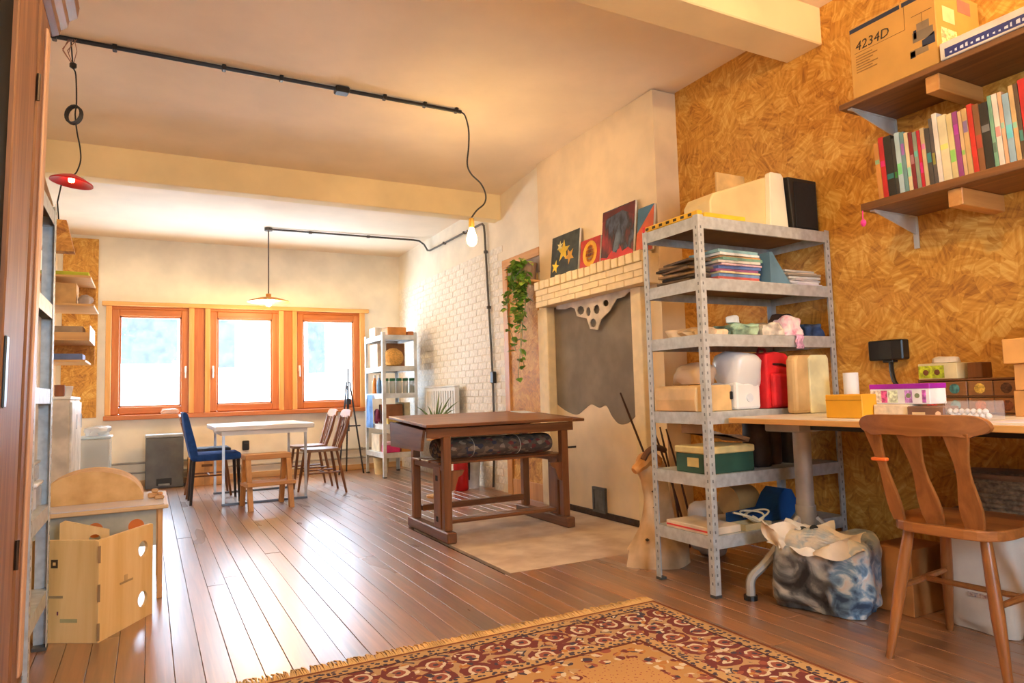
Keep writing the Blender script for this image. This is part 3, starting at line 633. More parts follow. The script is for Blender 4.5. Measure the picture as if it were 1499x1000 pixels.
one('pink_ribbon', grid_surf(lambda u, v: (-.03+.06*u+.01*sin(9*v), -.008*sin(3*v)-.004*sin(12*u), -.075*v+.002), 8, 8), P((226, 170, 200), .8, var=.25, vscale=30), 'pink lace ribbon hanging over the third shelf edge', 'ribbon', loc=(3.04, 2.472, 1.262))
# --- shelf 4
z = SZ[3]+.001
br = thing('bread_bin', 'cream rounded bin under a plastic bag on the rack', 'bin', (2.50, 2.70, z))
pr = [(-.10, 0)]+[(-.105*cos(a), .055+.075*(sin(a) if sin(a) > 0 else 0)+.0*a) for a in [k*pi/10 for k in range(11)]]+[(.10, 0)]
MB().plate([(-.13, .0), (-.135, .06), (-.125, .12), (-.105, .13), (.105, .13), (.115, .12), (.115, 0)], t=.30, T=frame((0, .15, 0), (1, 0, 0), (0, 0, 1), (0, -1, 0))).build('shell', P((222, 184, 128), .5), br, bev=.02)
bx((.1, -.153, .055), (.118, -.15, .095), ch=.004).build('knob', BLACK, br)
PLB = clear_mat((232, 226, 220), .8, .3, 'cloudy_plastic')
one('plastic_bag', blob(.095, .10, .055, .3, 9, 3, .8, 21), clear_mat((214, 186, 160), .8, .35, 'cloudy_plastic'), 'crumpled clear plastic bag on top of the cream bin', 'bag', loc=(2.50, 2.70, z+.133), smooth=True)
wm = thing('bagged_machine', 'white sewing machine wrapped in a plastic bag beside the red backpack', 'sewing machine', (2.685, 2.62, z))
bx((-.06, -.09, 0), (.115, .09, .14), ch=.015).build('base', P((238, 236, 234), .45, var=.02), wm)
MB().cyl((.03, -.098, .06), (.03, -.09, .06), .022, n=16).build('dial', P((210, 214, 220), .4), wm)
bl = blob(.10, .105, .10, .14, 9, 3, .65, 22); bl.build('plastic_bag', clear_mat((232, 230, 230), .9, .3, 'cloudy_plastic'), wm, loc=(.035, 0, .1), smooth=True)
bp_ = thing('red_backpack', 'bright red backpack squeezed onto the rack shelf', 'backpack', (2.93, 2.585, z))
MB().plate([(-.11, 0), (.075, 0), (.095, .03), (.095, .20), (.08, .255), (.045, .285), (-.04, .295), (-.11, .285)], t=.18, T=frame((0, .1, 0), (1, 0, 0), (0, 0, 1), (0, -1, 0))).build('body', P((214, 26, 34), .7, var=.1, vscale=10, bmp=.3), bp_, bev=.03)
MB().tube([(-.06, -.078, .23), (.0, -.086, .228), (.06, -.08, .215), (.094, -.06, .205)], .006, 6).build('zip', P((70, 12, 16), .6), bp_)
MB().plate([(-.09, .0), (.06, .0), (.06, .17), (-.09, .18)], t=.03, T=frame((0, -.075, .005), (1, 0, 0), (0, 0, 1), (0, -1, 0))).build('front_pocket', P((206, 24, 32), .7, bmp=.3, vscale=10), bp_, bev=.015)
MB().tube([(-.03, .05, .285), (-.01, .05, .32), (.03, .05, .315), (.04, .05, .275)], .008, 6).build('grab_loop', P((150, 16, 24), .7), bp_)
one('dark_toy', blob(.03, .03, .025, .2, 20, 2, .8, 5), P((60, 56, 90), .7), 'small dark purple bundle behind the red backpack', 'bundle', loc=(3.02, 2.68, z), smooth=True)
# --- shelf 5
z = SZ[4]+.001
gb = thing('green_chest', 'dark green box with cream lid and label on the rack', 'box', (2.545, 2.62, z))
bx((-.155, -.115, 0), (.155, .115, .095), ch=.004).build('body', P((44, 82, 66), .6), gb)
bx((-.16, -.12, .095), (.16, .12, .13), ch=.006).build('lid', P((232, 208, 140), .6), gb)
bx((-.1565, -.05, .03), (-.155, .03, .075)).build('label_plate', P((224, 196, 120), .6), gb)
one('cardboard_carton', MB().plate([(-.13, -.015), (.10, -.03), (.17, -.05), (.155, -.07), (.13, -.06), (-.10, .005), (-.13, .03)][::-1], t=.18, T=frame((0, .09, 0), (1, 0, 0), (0, 0, 1), (0, -1, 0))), P((176, 140, 108), .8), 'open cardboard carton flap lying on the green chest', 'cardboard', loc=(2.58, 2.66, z+.205))
for k, (x, y, r, h) in enumerate(((2.85, 2.62, .072, .255), (2.99, 2.66, .06, .25), (3.13, 2.64, .068, .23), (3.265, 2.7, .055, .2))):
    one('leather_roll', MB().lathe([(r*.9, 0), (r, .01), (r*1.02, h*.5), (r*.97, h-.01), (r*.7, h), (r*.68, h-.02), (r*.3, h-.02)], n=18), P([(50, 34, 27), (66, 44, 32), (38, 28, 24), (56, 40, 30)][k], .6, var=.25, vscale=12), ['thick dark brown leather roll next to the green chest', 'reddish brown leather roll standing behind the desk post', 'near-black leather roll standing at the back of the shelf', 'slim brown leather roll in the far end of the shelf'][k], 'leather roll', loc=(x, y, z), smooth=True)
# --- shelf 6
z = SZ[5]+.001
bo = thing('white_box_file', 'white flat box with a red stripe on the lowest rack shelf', 'box', (2.48, 2.66, z))
bx((-.10, -.16, 0), (.10, .16, .035), ch=.003).build('body', P((226, 204, 176), .7), bo)
bx((-.1015, -.155, .012), (-.10, .155, .02)).build('stripe', P((220, 60, 60), .6), bo)
one('cream_tray', MB().box((-.09, -.05, 0), (.09, .05, .008)).box((-.09, -.05, .008), (-.084, .05, .03)).box((.084, -.05, .008), (.09, .05, .03)).box((-.084, -.05, .008), (.084, -.044, .03)).box((-.084, .044, .008), (.084, .05, .03)), P((206, 186, 140), .6), 'cream tray heaped with cables on the lowest shelf', 'tray', loc=(2.69, 2.54, z))
for k in range(3):
    a = k*1.1; pts = [(.06*cos(t*1.05+a)+.02*k-.02, .035*sin(t*.9+a), .018+.05*abs(sin(t*.55+a))) for t in [i*.45 for i in range(16)]]
    one('power_cable', MB().tube(bez(pts, 3), .005, 6), P((226, 214, 180), .5), ['cream power cable looped beside the white box file', 'cream power cable looped in the middle of the tray', 'cream power cable looped beside the blue cushion'][k], 'cable', 'cables on the lowest rack shelf', loc=(2.68+.02*k, 2.545, z+.012))
ct = MB().lathe([(.08, 0), (.08, .16)], n=20, T=Matrix.Rotation(radians(90), 4, 'Y'))
one('cardboard_tube', ct, P((188, 148, 92), .8), 'short cardboard tube lying behind the blue bolster', 'tube', loc=(2.82, 2.815, z+.082), smooth=True)
one('blue_cushion', MB().plate([(-.19, 0), (.15, 0), (.19, .03), (.2, .1), (.17, .15), (.12, .16), (.08, .13), (.03, .055), (-.19, .045)], t=.13, T=frame((0, .065, 0), (1, 0, 0), (0, 0, 1), (0, -1, 0))), P((24, 84, 152), .8), 'blue angled foam cushion on the lowest rack shelf', 'cushion', loc=(2.90, 2.665, z))
# leaning sticks and trunk beside the rack
for k, (a, b_) in enumerate((((908, 575), (962, 668)), ((966, 625), (985, 690)), ((958, 632), (972, 690)), ((975, 628), (1000, 700)))):
    p, q = at(*a, Y=3.44), at(*b_, Y=3.38); d = (p-q).normalized(); base = q-d*(q.z/d.z)
    if k: base = q-d*.3
    if k == 0 or True:
        base = q - d*((q.z-.0)/d.z)
        if base.x > 3.1 or base.y < 3.3: base = Vector((2.9+.05*k, 3.34, 0))
    one('branch', MB().tube(bez([base, (base+p)/2+Vector((.01, .0, .01)), p], 4), [.008]*4+[.007]*4+[.005], 6), P((72, 44, 30), .8), ['longest bare branch leaning across the chimney front', 'bare branch nearest the wall end behind the rack', 'bare branch beside the driftwood trunk', 'bare branch crossing behind the green chest'][k], 'branch', 'branches leaning by the chimney')
tr = thing('driftwood_trunk', 'pale gnarled driftwood trunk with flared foot beside the rack', 'driftwood', (2.60, 3.14, 0))
secs = [(0, 0, .0, .20, .13), (0, 0, .09, .195, .125), (-.01, 0, .14, .15, .10), (-.01, 0, .26, .095, .075), (-.015, 0, .38, .08, .06), (-.03, 0, .48, .085, .06), (-.05, 0, .56, .10, .06), (-.06, 0, .61, .07, .045)]
vs = []; fs = []; n = 20
for i, (x, y, zq, rx, ry) in enumerate(secs):
    for k in range(n):
        t = 2*pi*k/n; m_ = 1+.10*sin(3*t+zq*9)+.05*sin(7*t+zq*20); vs.append((x+rx*m_*cos(t), y+ry*m_*sin(t), zq))
for i in range(len(secs)-1): fs += [[i*n+k, i*n+(k+1) % n, (i+1)*n+(k+1) % n, (i+1)*n+k] for k in range(n)]
fs += [list(range(n))[::-1], list(range((len(secs)-1)*n, len(secs)*n))]
tk = MB().add(vs, fs).build('trunk', P((226, 190, 146), .7, c2=(196, 160, 120), vscale=9, bmp=.4), tr, smooth=True)
MB().tube(bez([(-.02, -.02, .57), (-.09, -.02, .60), (-.14, -.03, .57), (-.19, -.03, .54)], 4), [.05, .05, .05, .048, .046, .045, .042, .04, .036, .03, .03, .028, .02], 8).build('branch_stub', P((204, 140, 72), .7), tr, smooth=True)
MB().tube(bez([(-.14, -.05, .60), (-.10, -.05, .645), (-.02, -.03, .66), (.06, 0, .64)], 4), .018, 8).build('bark_rim', P((110, 66, 34), .8), tr, smooth=True)
for zq, xq in ((.33, -.095), (.42, -.10), (.16, -.16)): MB().lathe([(.002, -.008), (.014, 0), (.002, .008)], (xq+.02, -.06, zq), 8).build('knot', P((60, 40, 26), .8), tr)
one('pale_sack', blob(.12, .09, .16, .15, 8, 3, .6, 31), P((206, 198, 190), .85, var=.1), 'pale grey sack behind the driftwood trunk and rack', 'sack', loc=(2.95, 3.12, 0), smooth=True)
# ================================================================ DESK
DZ = .851
dk = thing('standing_desk', 'long pale desk with wood edge and grey column leg', 'desk', (2.9, 1.6, 0))
bx((2.47, .55, DZ-.028), (3.335, 2.44, DZ-.004), ch=.002).build('tabletop', wood((196, 140, 72), (222, 170, 100), 'Y', name='desk_edge_wood'), dk, world=True)
bx((2.476, .556, DZ-.004), (3.329, 2.434, DZ)).build('top_laminate', P((214, 206, 196), .45, var=.03), dk, world=True)
GREYL = P((176, 168, 158), .45, metal=.2, name='grey_powder_coat')
for yc in (2.295, .75):
    MB().cyl((2.80, yc, .40), (2.80, yc, DZ-.075), .041, n=20).build('column', GREYL, dk, world=True, smooth=True)
    MB().cyl((2.80, yc, .22), (2.80, yc, .42), .047, n=20).build('column_sleeve', GREYL, dk, world=True, smooth=True)
    bx((2.66, yc-.10, DZ-.075), (2.9, yc+.10, DZ-.029), ch=.006).build('mounting_plate', GREYL, dk, world=True)
    for tx, ty in ((-.30, .09), (.24, .12), (.22, -.24)):
        if yc < 1: ty = -ty
        l = MB().tube(bez([(2.80+tx*.12, yc+ty*.12, .36), (2.80+tx*.7, yc+ty*.7, .17), (2.80+tx*.97, yc+ty*.97, .10), (2.80+tx, yc+ty, .02)], 4), .021, 8)
        lg = l.build('leg', GREYL, dk, world=True, smooth=True)
        MB().cyl((2.80+tx, yc+ty, 0), (2.80+tx, yc+ty, .022), .032, n=14).build('foot_pad', BLACK, lg, world=True)
bx((2.95, .6, DZ-.07), (3.0, 2.40, DZ-.029)).build('cross_beam', BLACK, dk, world=True)
bx((2.56, .6, DZ-.052), (2.59, 2.05, DZ-.029)).build('cable_rail', BLACK, dk, world=True)
# --- things on the desk
c2_ = thing('machine_cover', 'cream hard cover standing at the rack end of the desk', 'cover', (2.985, 2.39, DZ+.001))
MB().plate([(-.13, 0), (-.125, .27), (-.11, .295), (.11, .295), (.118, .28), (.12, 0)], t=.06, T=frame((0, .03, 0), (1, 0, 0), (0, 0, 1), (0, -1, 0))).build('shell', P((206, 172, 120), .5), c2_, bev=.02)
MB().plate([(-.03, 0), (-.03, .28), (-.01, .296), (.105, .296), (.119, .28), (.121, 0)], t=.012, T=frame((0, -.028, 0), (1, 0, 0), (0, 0, 1), (0, -1, 0))).build('front_panel', P((232, 224, 180), .45), c2_, bev=.008)
bx((.09, -.045, .02), (.112, -.04, .05), ch=.003).build('latch', DARKG, c2_)
one('paper_roll', MB().lathe([(.034, 0), (.034, .198), (.012, .198), (.012, .15)], n=20), P((232, 232, 238), .7, var=.03), 'white paper roll standing behind the yellow box', 'roll', loc=(3.0, 2.155, DZ), smooth=True)
yb = thing('yellow_box', 'plain yellow cardboard box on the desk front', 'box', (2.66, 1.91, DZ))
bx((-.06, -.087, 0), (.06, .087, .10), ch=.003).build('carton', P((226, 160, 32), .6, var=.04), yb); bx((-.061, -.085, .075), (-.06, .085, .078)).build('lid_seam', P((180, 120, 24), .6), yb)
one('cream_tray', MB().box((-.05, -.075, 0), (.05, .075, .056), ch=.004), P((216, 200, 176), .5, var=.1, vscale=30), 'cream plastic tray under the purple craft box', 'tray', loc=(2.715, 1.745, DZ))
pbx = thing('craft_box', 'white craft box with purple lid and printed front', 'box', (2.745, 1.70, DZ+.057))
bx((-.05, -.10, 0), (.06, .15, .062), ch=.002).build('carton', P((236, 234, 238), .5), pbx); bx((-.052, -.102, .062), (.062, .152, .082), ch=.002).build('lid', P((156, 28, 166), .5), pbx)
for y0, y1, c in ((.10, .148, (226, 206, 190)), (.075, .10, (226, 90, 150)), (.03, .07, (206, 220, 190)), (-.03, .0, (196, 140, 210)), (-.085, -.07, (206, 110, 200))): bx((-.0512, y0, .006), (-.05, y1, .056)).build('printed_panel', P(c, .5, var=.3, vscale=60), pbx)
for yy in (-.05, -.015): MB().cyl((-.0515, yy, .034), (-.05, yy, .034), .010, n=10).build('printed_emblem', P((130, 140, 110), .6), pbx)
tb = thing('bead_tray', 'brown lidded bead tray between cream and clear trays', 'tray', (2.70, 1.596, DZ))
bx((-.05, -.072, 0), (.05, .072, .05), ch=.004).build('tray', P((128, 92, 74), .4, var=.15), tb); bx((-.052, -.0, .015), (-.05, .05, .028)).build('label_strip', P((226, 196, 150), .5), tb); MB().cyl((-.053, -.05, .022), (-.05, -.05, .022), .010, n=10).build('stud', P((230, 190, 160), .4), tb)
ctb = thing('clear_bead_box', 'clear plastic box of white beads on the desk edge', 'box', (2.70, 1.443, DZ))
bx((-.052, -.078, 0), (.052, .078, .07), ch=.004).build('shell', clear_mat((220, 214, 220), .22, .1), ctb)
rb_ = random.Random(2)
for k in range(14): MB().lathe([(.002, -.011), (.009, -.006), (.011, 0), (.009, .006), (.002, .011)], (-.034, -.066+k*.0102, .016+(k % 2)*.016), 8).build('bead', P((236, 234, 236), .35), ctb, smooth=True)
for k, (yy, c, nm) in enumerate(((1.52, (226, 190, 40), 'yellow'), (1.485, (70, 80, 170), 'blue'), (1.60, (226, 196, 170), 'peach'), (1.655, (214, 150, 130), 'pink'))):
    one('thread_spool', MB().lathe([(.013, 0), (.013, .003), (.009, .004), (.010, .02), (.013, .021), (.013, .024)], n=12), P(c, .6), '%s thread spool behind the clear bead box' % nm, 'thread spool', 'thread spools on the desk', loc=(2.82, yy, DZ), smooth=True)
# little wooden drawers
dw = thing('mini_drawer_cabinet', 'dark wooden miniature drawer cabinet against the chipboard wall', 'drawer cabinet', (3.18, 1.66, DZ))
DWD = wood((92, 56, 30), (124, 80, 44), 'Y', name='dark_drawer_wood')
fr = MB()
for a, b_ in (((-.11, -.21, 0), (.13, .21, .008)), ((-.11, -.21, .146), (.13, .21, .154)), ((-.11, -.21, .008), (.13, -.202, .146)), ((-.11, .202, .008), (.13, .21, .146)), ((-.11, -.202, .074), (.13, .202, .08)), ((.122, -.202, .008), (.13, .202, .146))): fr.box(a, b_)
fr.build('carcass', DWD, dw)
cols_ = [(196, 60, 50), (90, 140, 140), (214, 110, 50), (110, 60, 40), (150, 40, 40), (60, 110, 110), (190, 150, 60), (80, 50, 36)]
for r in range(2):
    for c in range(4):
        y0 = .2-c*.101; d = bx((-.115, y0-.097, .01+r*.071), (.12, y0, .071+r*.071), ch=.002).build('drawer', wood((118, 76, 40), (150, 100, 56), 'Y', name='drawer_wood'), dw)
        MB().lathe([(.002, -.004), (.022, 0), (.002, .003)], (0, 0, 0), 10, T=frame((-.117, y0-.048, .04+r*.071), (0, 1, 0), (0, 0, 1), (-1, 0, 0))).build('felt_emblem', P(cols_[r*4+c], .8, var=.3, vscale=80), d)
ob = thing('patterned_gift_box', 'lime green printed box on top of the mini drawers', 'box', (3.16, 1.80, DZ+.155))
bx((-.06, -.085, 0), (.06, .085, .07), ch=.002).build('carton', P((222, 206, 160), .7), ob); bx((-.0612, -.03, .004), (-.06, .083, .06)).build('printed_panel', P((178, 186, 40), .6, var=.3, vscale=50), ob)
for yy in (.05, .0): MB().lathe([(.002, -.002), (.013, 0), (.002, .002)], T=frame((-.062, yy, .03), (0, 1, 0), (0, 0, 1), (-1, 0, 0)), n=10).build('printed_emblem', P((120, 70, 40), .7), ob)
one('tissue_paper', blob(.045, .06, .014, .3, 20, 3, .8, 41), P((214, 200, 180), .9), 'crumpled tissue paper on the lime green box', 'paper', loc=(3.16, 1.80, DZ+.226), smooth=True)
one('brown_block', bx((-.04, -.03, 0), (.04, .03, .068), ch=.003), wood((96, 58, 32), (128, 82, 46), 'Z'), 'small brown wooden block beside the lime green box', 'block', loc=(3.18, 1.665, DZ+.155))
for k, (y0, y1, x0, z0, z1, lb, c) in enumerate(((1.12, 1.44, 2.97, 0, .10, 'lower cardboard carton at the end of the mini drawers', (206, 148, 84)), (1.12, 1.435, 2.975, .101, .205, 'middle cardboard carton in the stack on the desk', (212, 154, 88)), (1.10, 1.46, 2.955, .206, .302, 'cardboard lid box crowning the stack on the desk', (222, 164, 92)), (1.15, 1.42, 3.06, .303, .40, 'pale pinkish carton on top of the cardboard stack', (214, 190, 168)))):
    t = thing('carton', lb, 'box', ((x0+3.28)/2, (y0+y1)/2, DZ+z0), 0, 'cartons stacked on the desk'); hx, hy = (3.28-x0)/2, (y1-y0)/2
    bx((-hx, -hy, 0), (hx, hy, z1-z0), ch=.003).build('carton_body', P(c, .75, var=.06), t); bx((-hx-.0008, -.02, 0), (-hx, .02, z1-z0)).build('tape', P((196, 150, 96), .4), t)
one('lilac_sheet', bx((-.16, -.2, 0), (.16, .2, .002)), P((204, 196, 216), .7), 'lilac paper sheet on the desk before the cartons', 'paper', loc=(2.72, 1.12, DZ))
sk = thing('wall_socket', 'black double socket with cable on the chipboard wall', 'socket', (3.345, 2.17, 1.16))
bx((-.045, -.092, -.05), (.015, .092, .052), ch=.006).build('socket_box', BLACK, sk); bx((-.046, -.035, -.045), (-.045, .03, .045)).build('socket_face', P((34, 33, 32), .3), sk)
bx((-.04, -.035, -.062), (.005, .02, -.05), ch=.003).build('gland', BLACK, sk)
MB().tube(bez([(-.015, -.01, -.06), (-.015, -.012, -.12), (-.02, -.03, -.17), (-.02, -.07, -.205), (-.0, -.10, -.22), (.0, -.13, -.28)], 4), .011, 8).build('cable', BLACK, sk, smooth=True)

# ================================================================ WALL SHELVES, BOOKS, BOXES
SHW = wood((92, 58, 30), (140, 92, 50), 'Y', name='dark_shelf_wood'); BLK = wood((190, 130, 66), (214, 158, 92), 'X', name='block_wood')
BRKT = P((214, 214, 208), .4, metal=.3, name='bracket_metal')
def wall_shelf(z0, z1, y1, x0, label, yblk):
    t = thing('wall_shelf', label, 'shelf', (3.36, 1.2, z0))
    bx((x0, .35, z0), (3.36, y1, z1), ch=.003).build('board', SHW, t, world=True)
    for yy in (y1-.045, .6):
        b = MB(); b.box((x0+.02, yy-.012, z0-.006), (3.355, yy+.012, z0-.0005)); b.box((3.35, yy-.012, z0-.16), (3.358, yy+.012, z0-.006))
        b.add([(x0+.03, yy-.003, z0-.006), (3.35, yy-.003, z0-.006), (3.35, yy-.003, z0-.09), (x0+.03, yy+.003, z0-.006), (3.35, yy+.003, z0-.006), (3.35, yy+.003, z0-.09)], [[0, 1, 2], [3, 5, 4], [0, 2, 5, 3], [0, 3, 4, 1], [1, 4, 5, 2]])
        b.build('bracket', BRKT, t, world=True)
    for yy in (yblk, yblk-.75): bx((x0+.03, yy-.03, z0-.075), (3.36, yy+.03, z0-.0005), ch=.003).build('support_block', BLK, t, world=True)
    return t
wall_shelf(2.335, 2.362, 2.115, 2.985, 'upper dark wood wall shelf holding a printed carton', 1.68)
wall_shelf(1.815, 1.852, 2.045, 3.0, 'lower dark wood wall shelf holding a row of books', 1.63)
one('pink_tassel', MB().tube([(0, 0, 0), (.0, .002, -.045)], .0025, 6).lathe([(.003, -.04), (.012, -.05), (.013, -.062), (.006, -.075)], n=10), P((222, 60, 140), .8), 'small pink tassel dangling from the lower shelf corner', 'tassel', loc=(2.992, 2.03, 1.815))
bk = [('orange-tan', (206, 140, 70)), ('red', (196, 40, 40)), ('black', (44, 42, 38)), ('charcoal', (60, 58, 52)), ('pale blue', (176, 200, 206)), ('teal-grey', (110, 150, 150)), ('cream', (226, 206, 160)), ('maroon', (130, 40, 44)), ('sage', (140, 150, 130)), ('crimson', (190, 34, 50)), ('beige', (206, 180, 136)), ('slate', (72, 68, 66)), ('dark grey', (88, 82, 80)), ('white', (230, 220, 206)), ('ivory', (226, 212, 170)), ('straw', (216, 196, 140)), ('purple', (150, 70, 130)), ('sand', (214, 178, 130)), ('buff', (206, 168, 110)), ('scarlet', (204, 50, 36)), ('brown', (136, 86, 50)), ('black', (38, 36, 34)), ('sea green', (120, 170, 140)), ('white', (224, 216, 200)), ('peach', (226, 176, 136)), ('sky blue', (150, 180, 196)), ('tan', (206, 170, 116)), ('dark brown', (88, 66, 46)), ('red', (200, 30, 34)), ('grey', (196, 200, 190)), ('red', (206, 50, 46)), ('cream', (222, 206, 170)), ('navy', (50, 60, 100)), ('green', (80, 120, 70)), ('white', (226, 222, 214)), ('ochre', (200, 150, 60))]
y = 1.985; rbk = random.Random(9); marks = {11: 1}
for k, (nm, c) in enumerate(bk):
    th = rbk.choice((.014, .017, .02, .023)) + (.012 if k in (2, 14, 21, 28) else 0); y -= th+.0022
    h = [.285, .305, .30, .28, .30, .295, .285, .28, .275, .275, .28, .27, .31, .325, .305, .30, .30, .295, .30, .31, .30, .295, .315, .315, .315, .30, .325, .325, .335, .325, .31, .30, .30, .31, .3, .3][k]
    prev = bk[k-1][0] if k else None; nxt = bk[k+1][0] if k+1 < len(bk) else None
    lb = ('%s book standing between the %s and %s ones' % (nm, prev, nxt)) if prev and nxt else ('%s book at the end of the row on the wall shelf' % nm)
    t = thing('book', lb, 'book', (3.055, y+th/2, 1.853), 0, 'books on the lower wall shelf', rot=(radians(-2.5), 0, 0)); dpt = rbk.uniform(.19, .23)
    zb = .0015
    bx((0, -th/2, zb), (dpt, -th/2+.002, h)).build('cover', P(c, .5, var=.1), t); bx((0, th/2-.002, zb), (dpt, th/2, h)).build('cover', P(c, .5, var=.1), t)
    sp = bx((-.002, -th/2, zb), (.002, th/2, h), ch=.0008).build('spine', P(c, .5, var=.1), t)
    bx((.002, -th/2+.002, zb+.002), (dpt-.004, th/2-.002, h-.004)).build('pages', P((226, 214, 188), .9), t)
    c3 = tuple(int(v*.6+rbk.choice((95, 20))) for v in c)
    z3 = rbk.uniform(.06, .2)
    bx((-.0028, -th/2+.0015, z3), (-.0018, th/2-.0015, z3+rbk.uniform(.02, .06))).build('spine_label', P(c3, .5), sp)
# printed carton with model number
pc = thing('printed_carton', 'brown printed machine carton with navy band on the upper shelf', 'carton', (3.16, 1.835, 2.363))
KR = P((196, 146, 70), .7, var=.04, name='kraft_print'); NAVY = P((36, 44, 66), .6); INK = P((92, 66, 36), .7)
xf = 2.99-3.16; y0, y1, hb = 1.63-1.835, 2.037-1.835, .352
bx((xf, y0, 0), (.17, y1, hb), ch=.003).build('carton_body', KR, pc)
TF = frame((xf-.0005, 0, 0), (0, -1, 0), (0, 0, 1), (-1, 0, 0))   # u runs to the viewer's right
def pr_(nm, ol, m): MB().plate(ol, t=.0007, T=TF).build(nm, m, pc)
def rc(a, b, c, d): return [(a, b), (c, b), (c, d), (a, d)]
pr_('navy_band', rc(-.199, .322, .05, .342), NAVY); pr_('navy_band', rc(.06, .322, .203, .342), NAVY)
text_mesh('4234D', .062, TF @ Matrix.Translation((-.175, .226, .0008)), P((52, 44, 34), .7), pc, shear=.15, world=False)
for ol in (rc(-.18, .214, .07, .2155), rc(.068, .2155, .0695, .33), rc(.10, .255, .19, .257), rc(.145, .19, .1465, .255)): pr_('printed_line', ol, INK)
for k in range(7): pr_('fine_print', rc(-.175, .195-k*.013, -.175+.09+rbk.uniform(-.02, .02), .2-k*.013), P((150, 108, 52), .7))
for ol, m in ((rc(.10, .135, .19, .18), P((120, 104, 84), .6)), (rc(.12, .18, .175, .215), P((140, 118, 90), .6)), (rc(.105, .15, .118, .19), NAVY), ([(.14, .10), (.195, .10), (.195, .15), (.165, .135), (.14, .13)], NAVY), (rc(.085, .075, .165, .105), P((140, 116, 84), .6)), (rc(.085, .07, .108, .10), NAVY)): pr_('machine_print', ol, m)
TS = frame((0, y0-.0005, 0), (1, 0, 0), (0, 0, 1), (0, -1, 0))
for ol, m in ((rc(-.12, .20, -.03, .27), P((236, 206, 150), .7)), (rc(.0, .27, .10, .33), P((170, 110, 90), .7)), (rc(-.14, .08, -.02, .17), P((232, 200, 140), .7, var=.3, vscale=60)), (rc(-.15, .0, -.07, .06), P((240, 214, 160), .7))): MB().plate(ol, t=.0007, T=TS).build('shipping_label', m, pc)
fb = thing('flat_blue_box', 'flat white box with navy lettered band on the upper shelf', 'box', (3.1, 1.36, 2.363))
bx((-.12, -.34, 0), (.2, .26, .075), ch=.003).build('carton_body', P((216, 204, 188), .6), fb)
bx((-.1208, -.3, .008), (-.12, .24, .045)).build('navy_band', P((34, 44, 110), .5), fb)
TB = frame((-.121, .22, .016), (0, -1, 0), (0, 0, 1), (-1, 0, 0))
for k in range(15):
    a = k*.021; h_ = rbk.uniform(.008, .019); wl = rbk.uniform(.006, .015); MB().plate([(a, .002), (a+wl, .0), (a+wl, h_), (a+.001, h_*.9)], t=.0006, T=TB).build('lettering', P((210, 214, 226), .6), fb)

# ================================================================ CHAIR AT THE DESK
CW = wood((124, 74, 34), (170, 108, 56), 'Z', rough=.35, name='varnished_chair_wood'); CWY = wood((124, 74, 34), (170, 108, 56), 'Y', rough=.35, name='varnished_chair_wood')
ch = thing('wooden_chair', 'varnished wooden kitchen chair with slatted back tucked at the desk', 'chair', (2.625, 1.46, 0), radians(5))
def seat_fn(mb, w, d, z0, z1, n=28):
    ol = []
    for k in range(n):
        t = 2*pi*k/n; cx, sy = cos(t), sin(t); ol.append((d*math.copysign(abs(cx)**.55, cx), w*math.copysign(abs(sy)**.55, sy)*(1.05 if cx > 0 else .92)))
    return mb.plate(ol, t=z1-z0, T=Matrix.Translation((0, 0, z0)))
seat_fn(MB(), .205, .215, .462, .498).build('seat', CWY, ch, bev=.01)
bs_ = [(-.225, .19, 0, -.155, .125), (-.225, -.19, 0, -.155, -.125), (.245, .2, 0, .14, .14), (.245, -.2, 0, .14, -.14)]
for fx, fy, _, tx, ty in bs_:
    P0, P1 = Vector((fx, fy, 0)), Vector((tx, ty, .463)); pts = [P0.lerp(P1, q) for q in (0, .25, .5, .75, 1)]
    MB().tube(pts, [.013, .017, .021, .02, .018], 10).build('leg', CW, ch, smooth=True)
def on(i, q): fx, fy, _, tx, ty = bs_[i]; return Vector((fx, fy, 0)).lerp(Vector((tx, ty, .463)), q)
for a, b_, q in ((0, 2, .55), (1, 3, .55)): MB().tube([on(a, q), (on(a, q)+on(b_, q))/2, on(b_, q)], [.009, .013, .009], 8).build('stretcher', CW, ch, smooth=True)
MB().tube([(on(0, .55)+on(2, .55))/2, (on(1, .55)+on(3, .55))/2], .011, 8).build('stretcher', CW, ch, smooth=True)
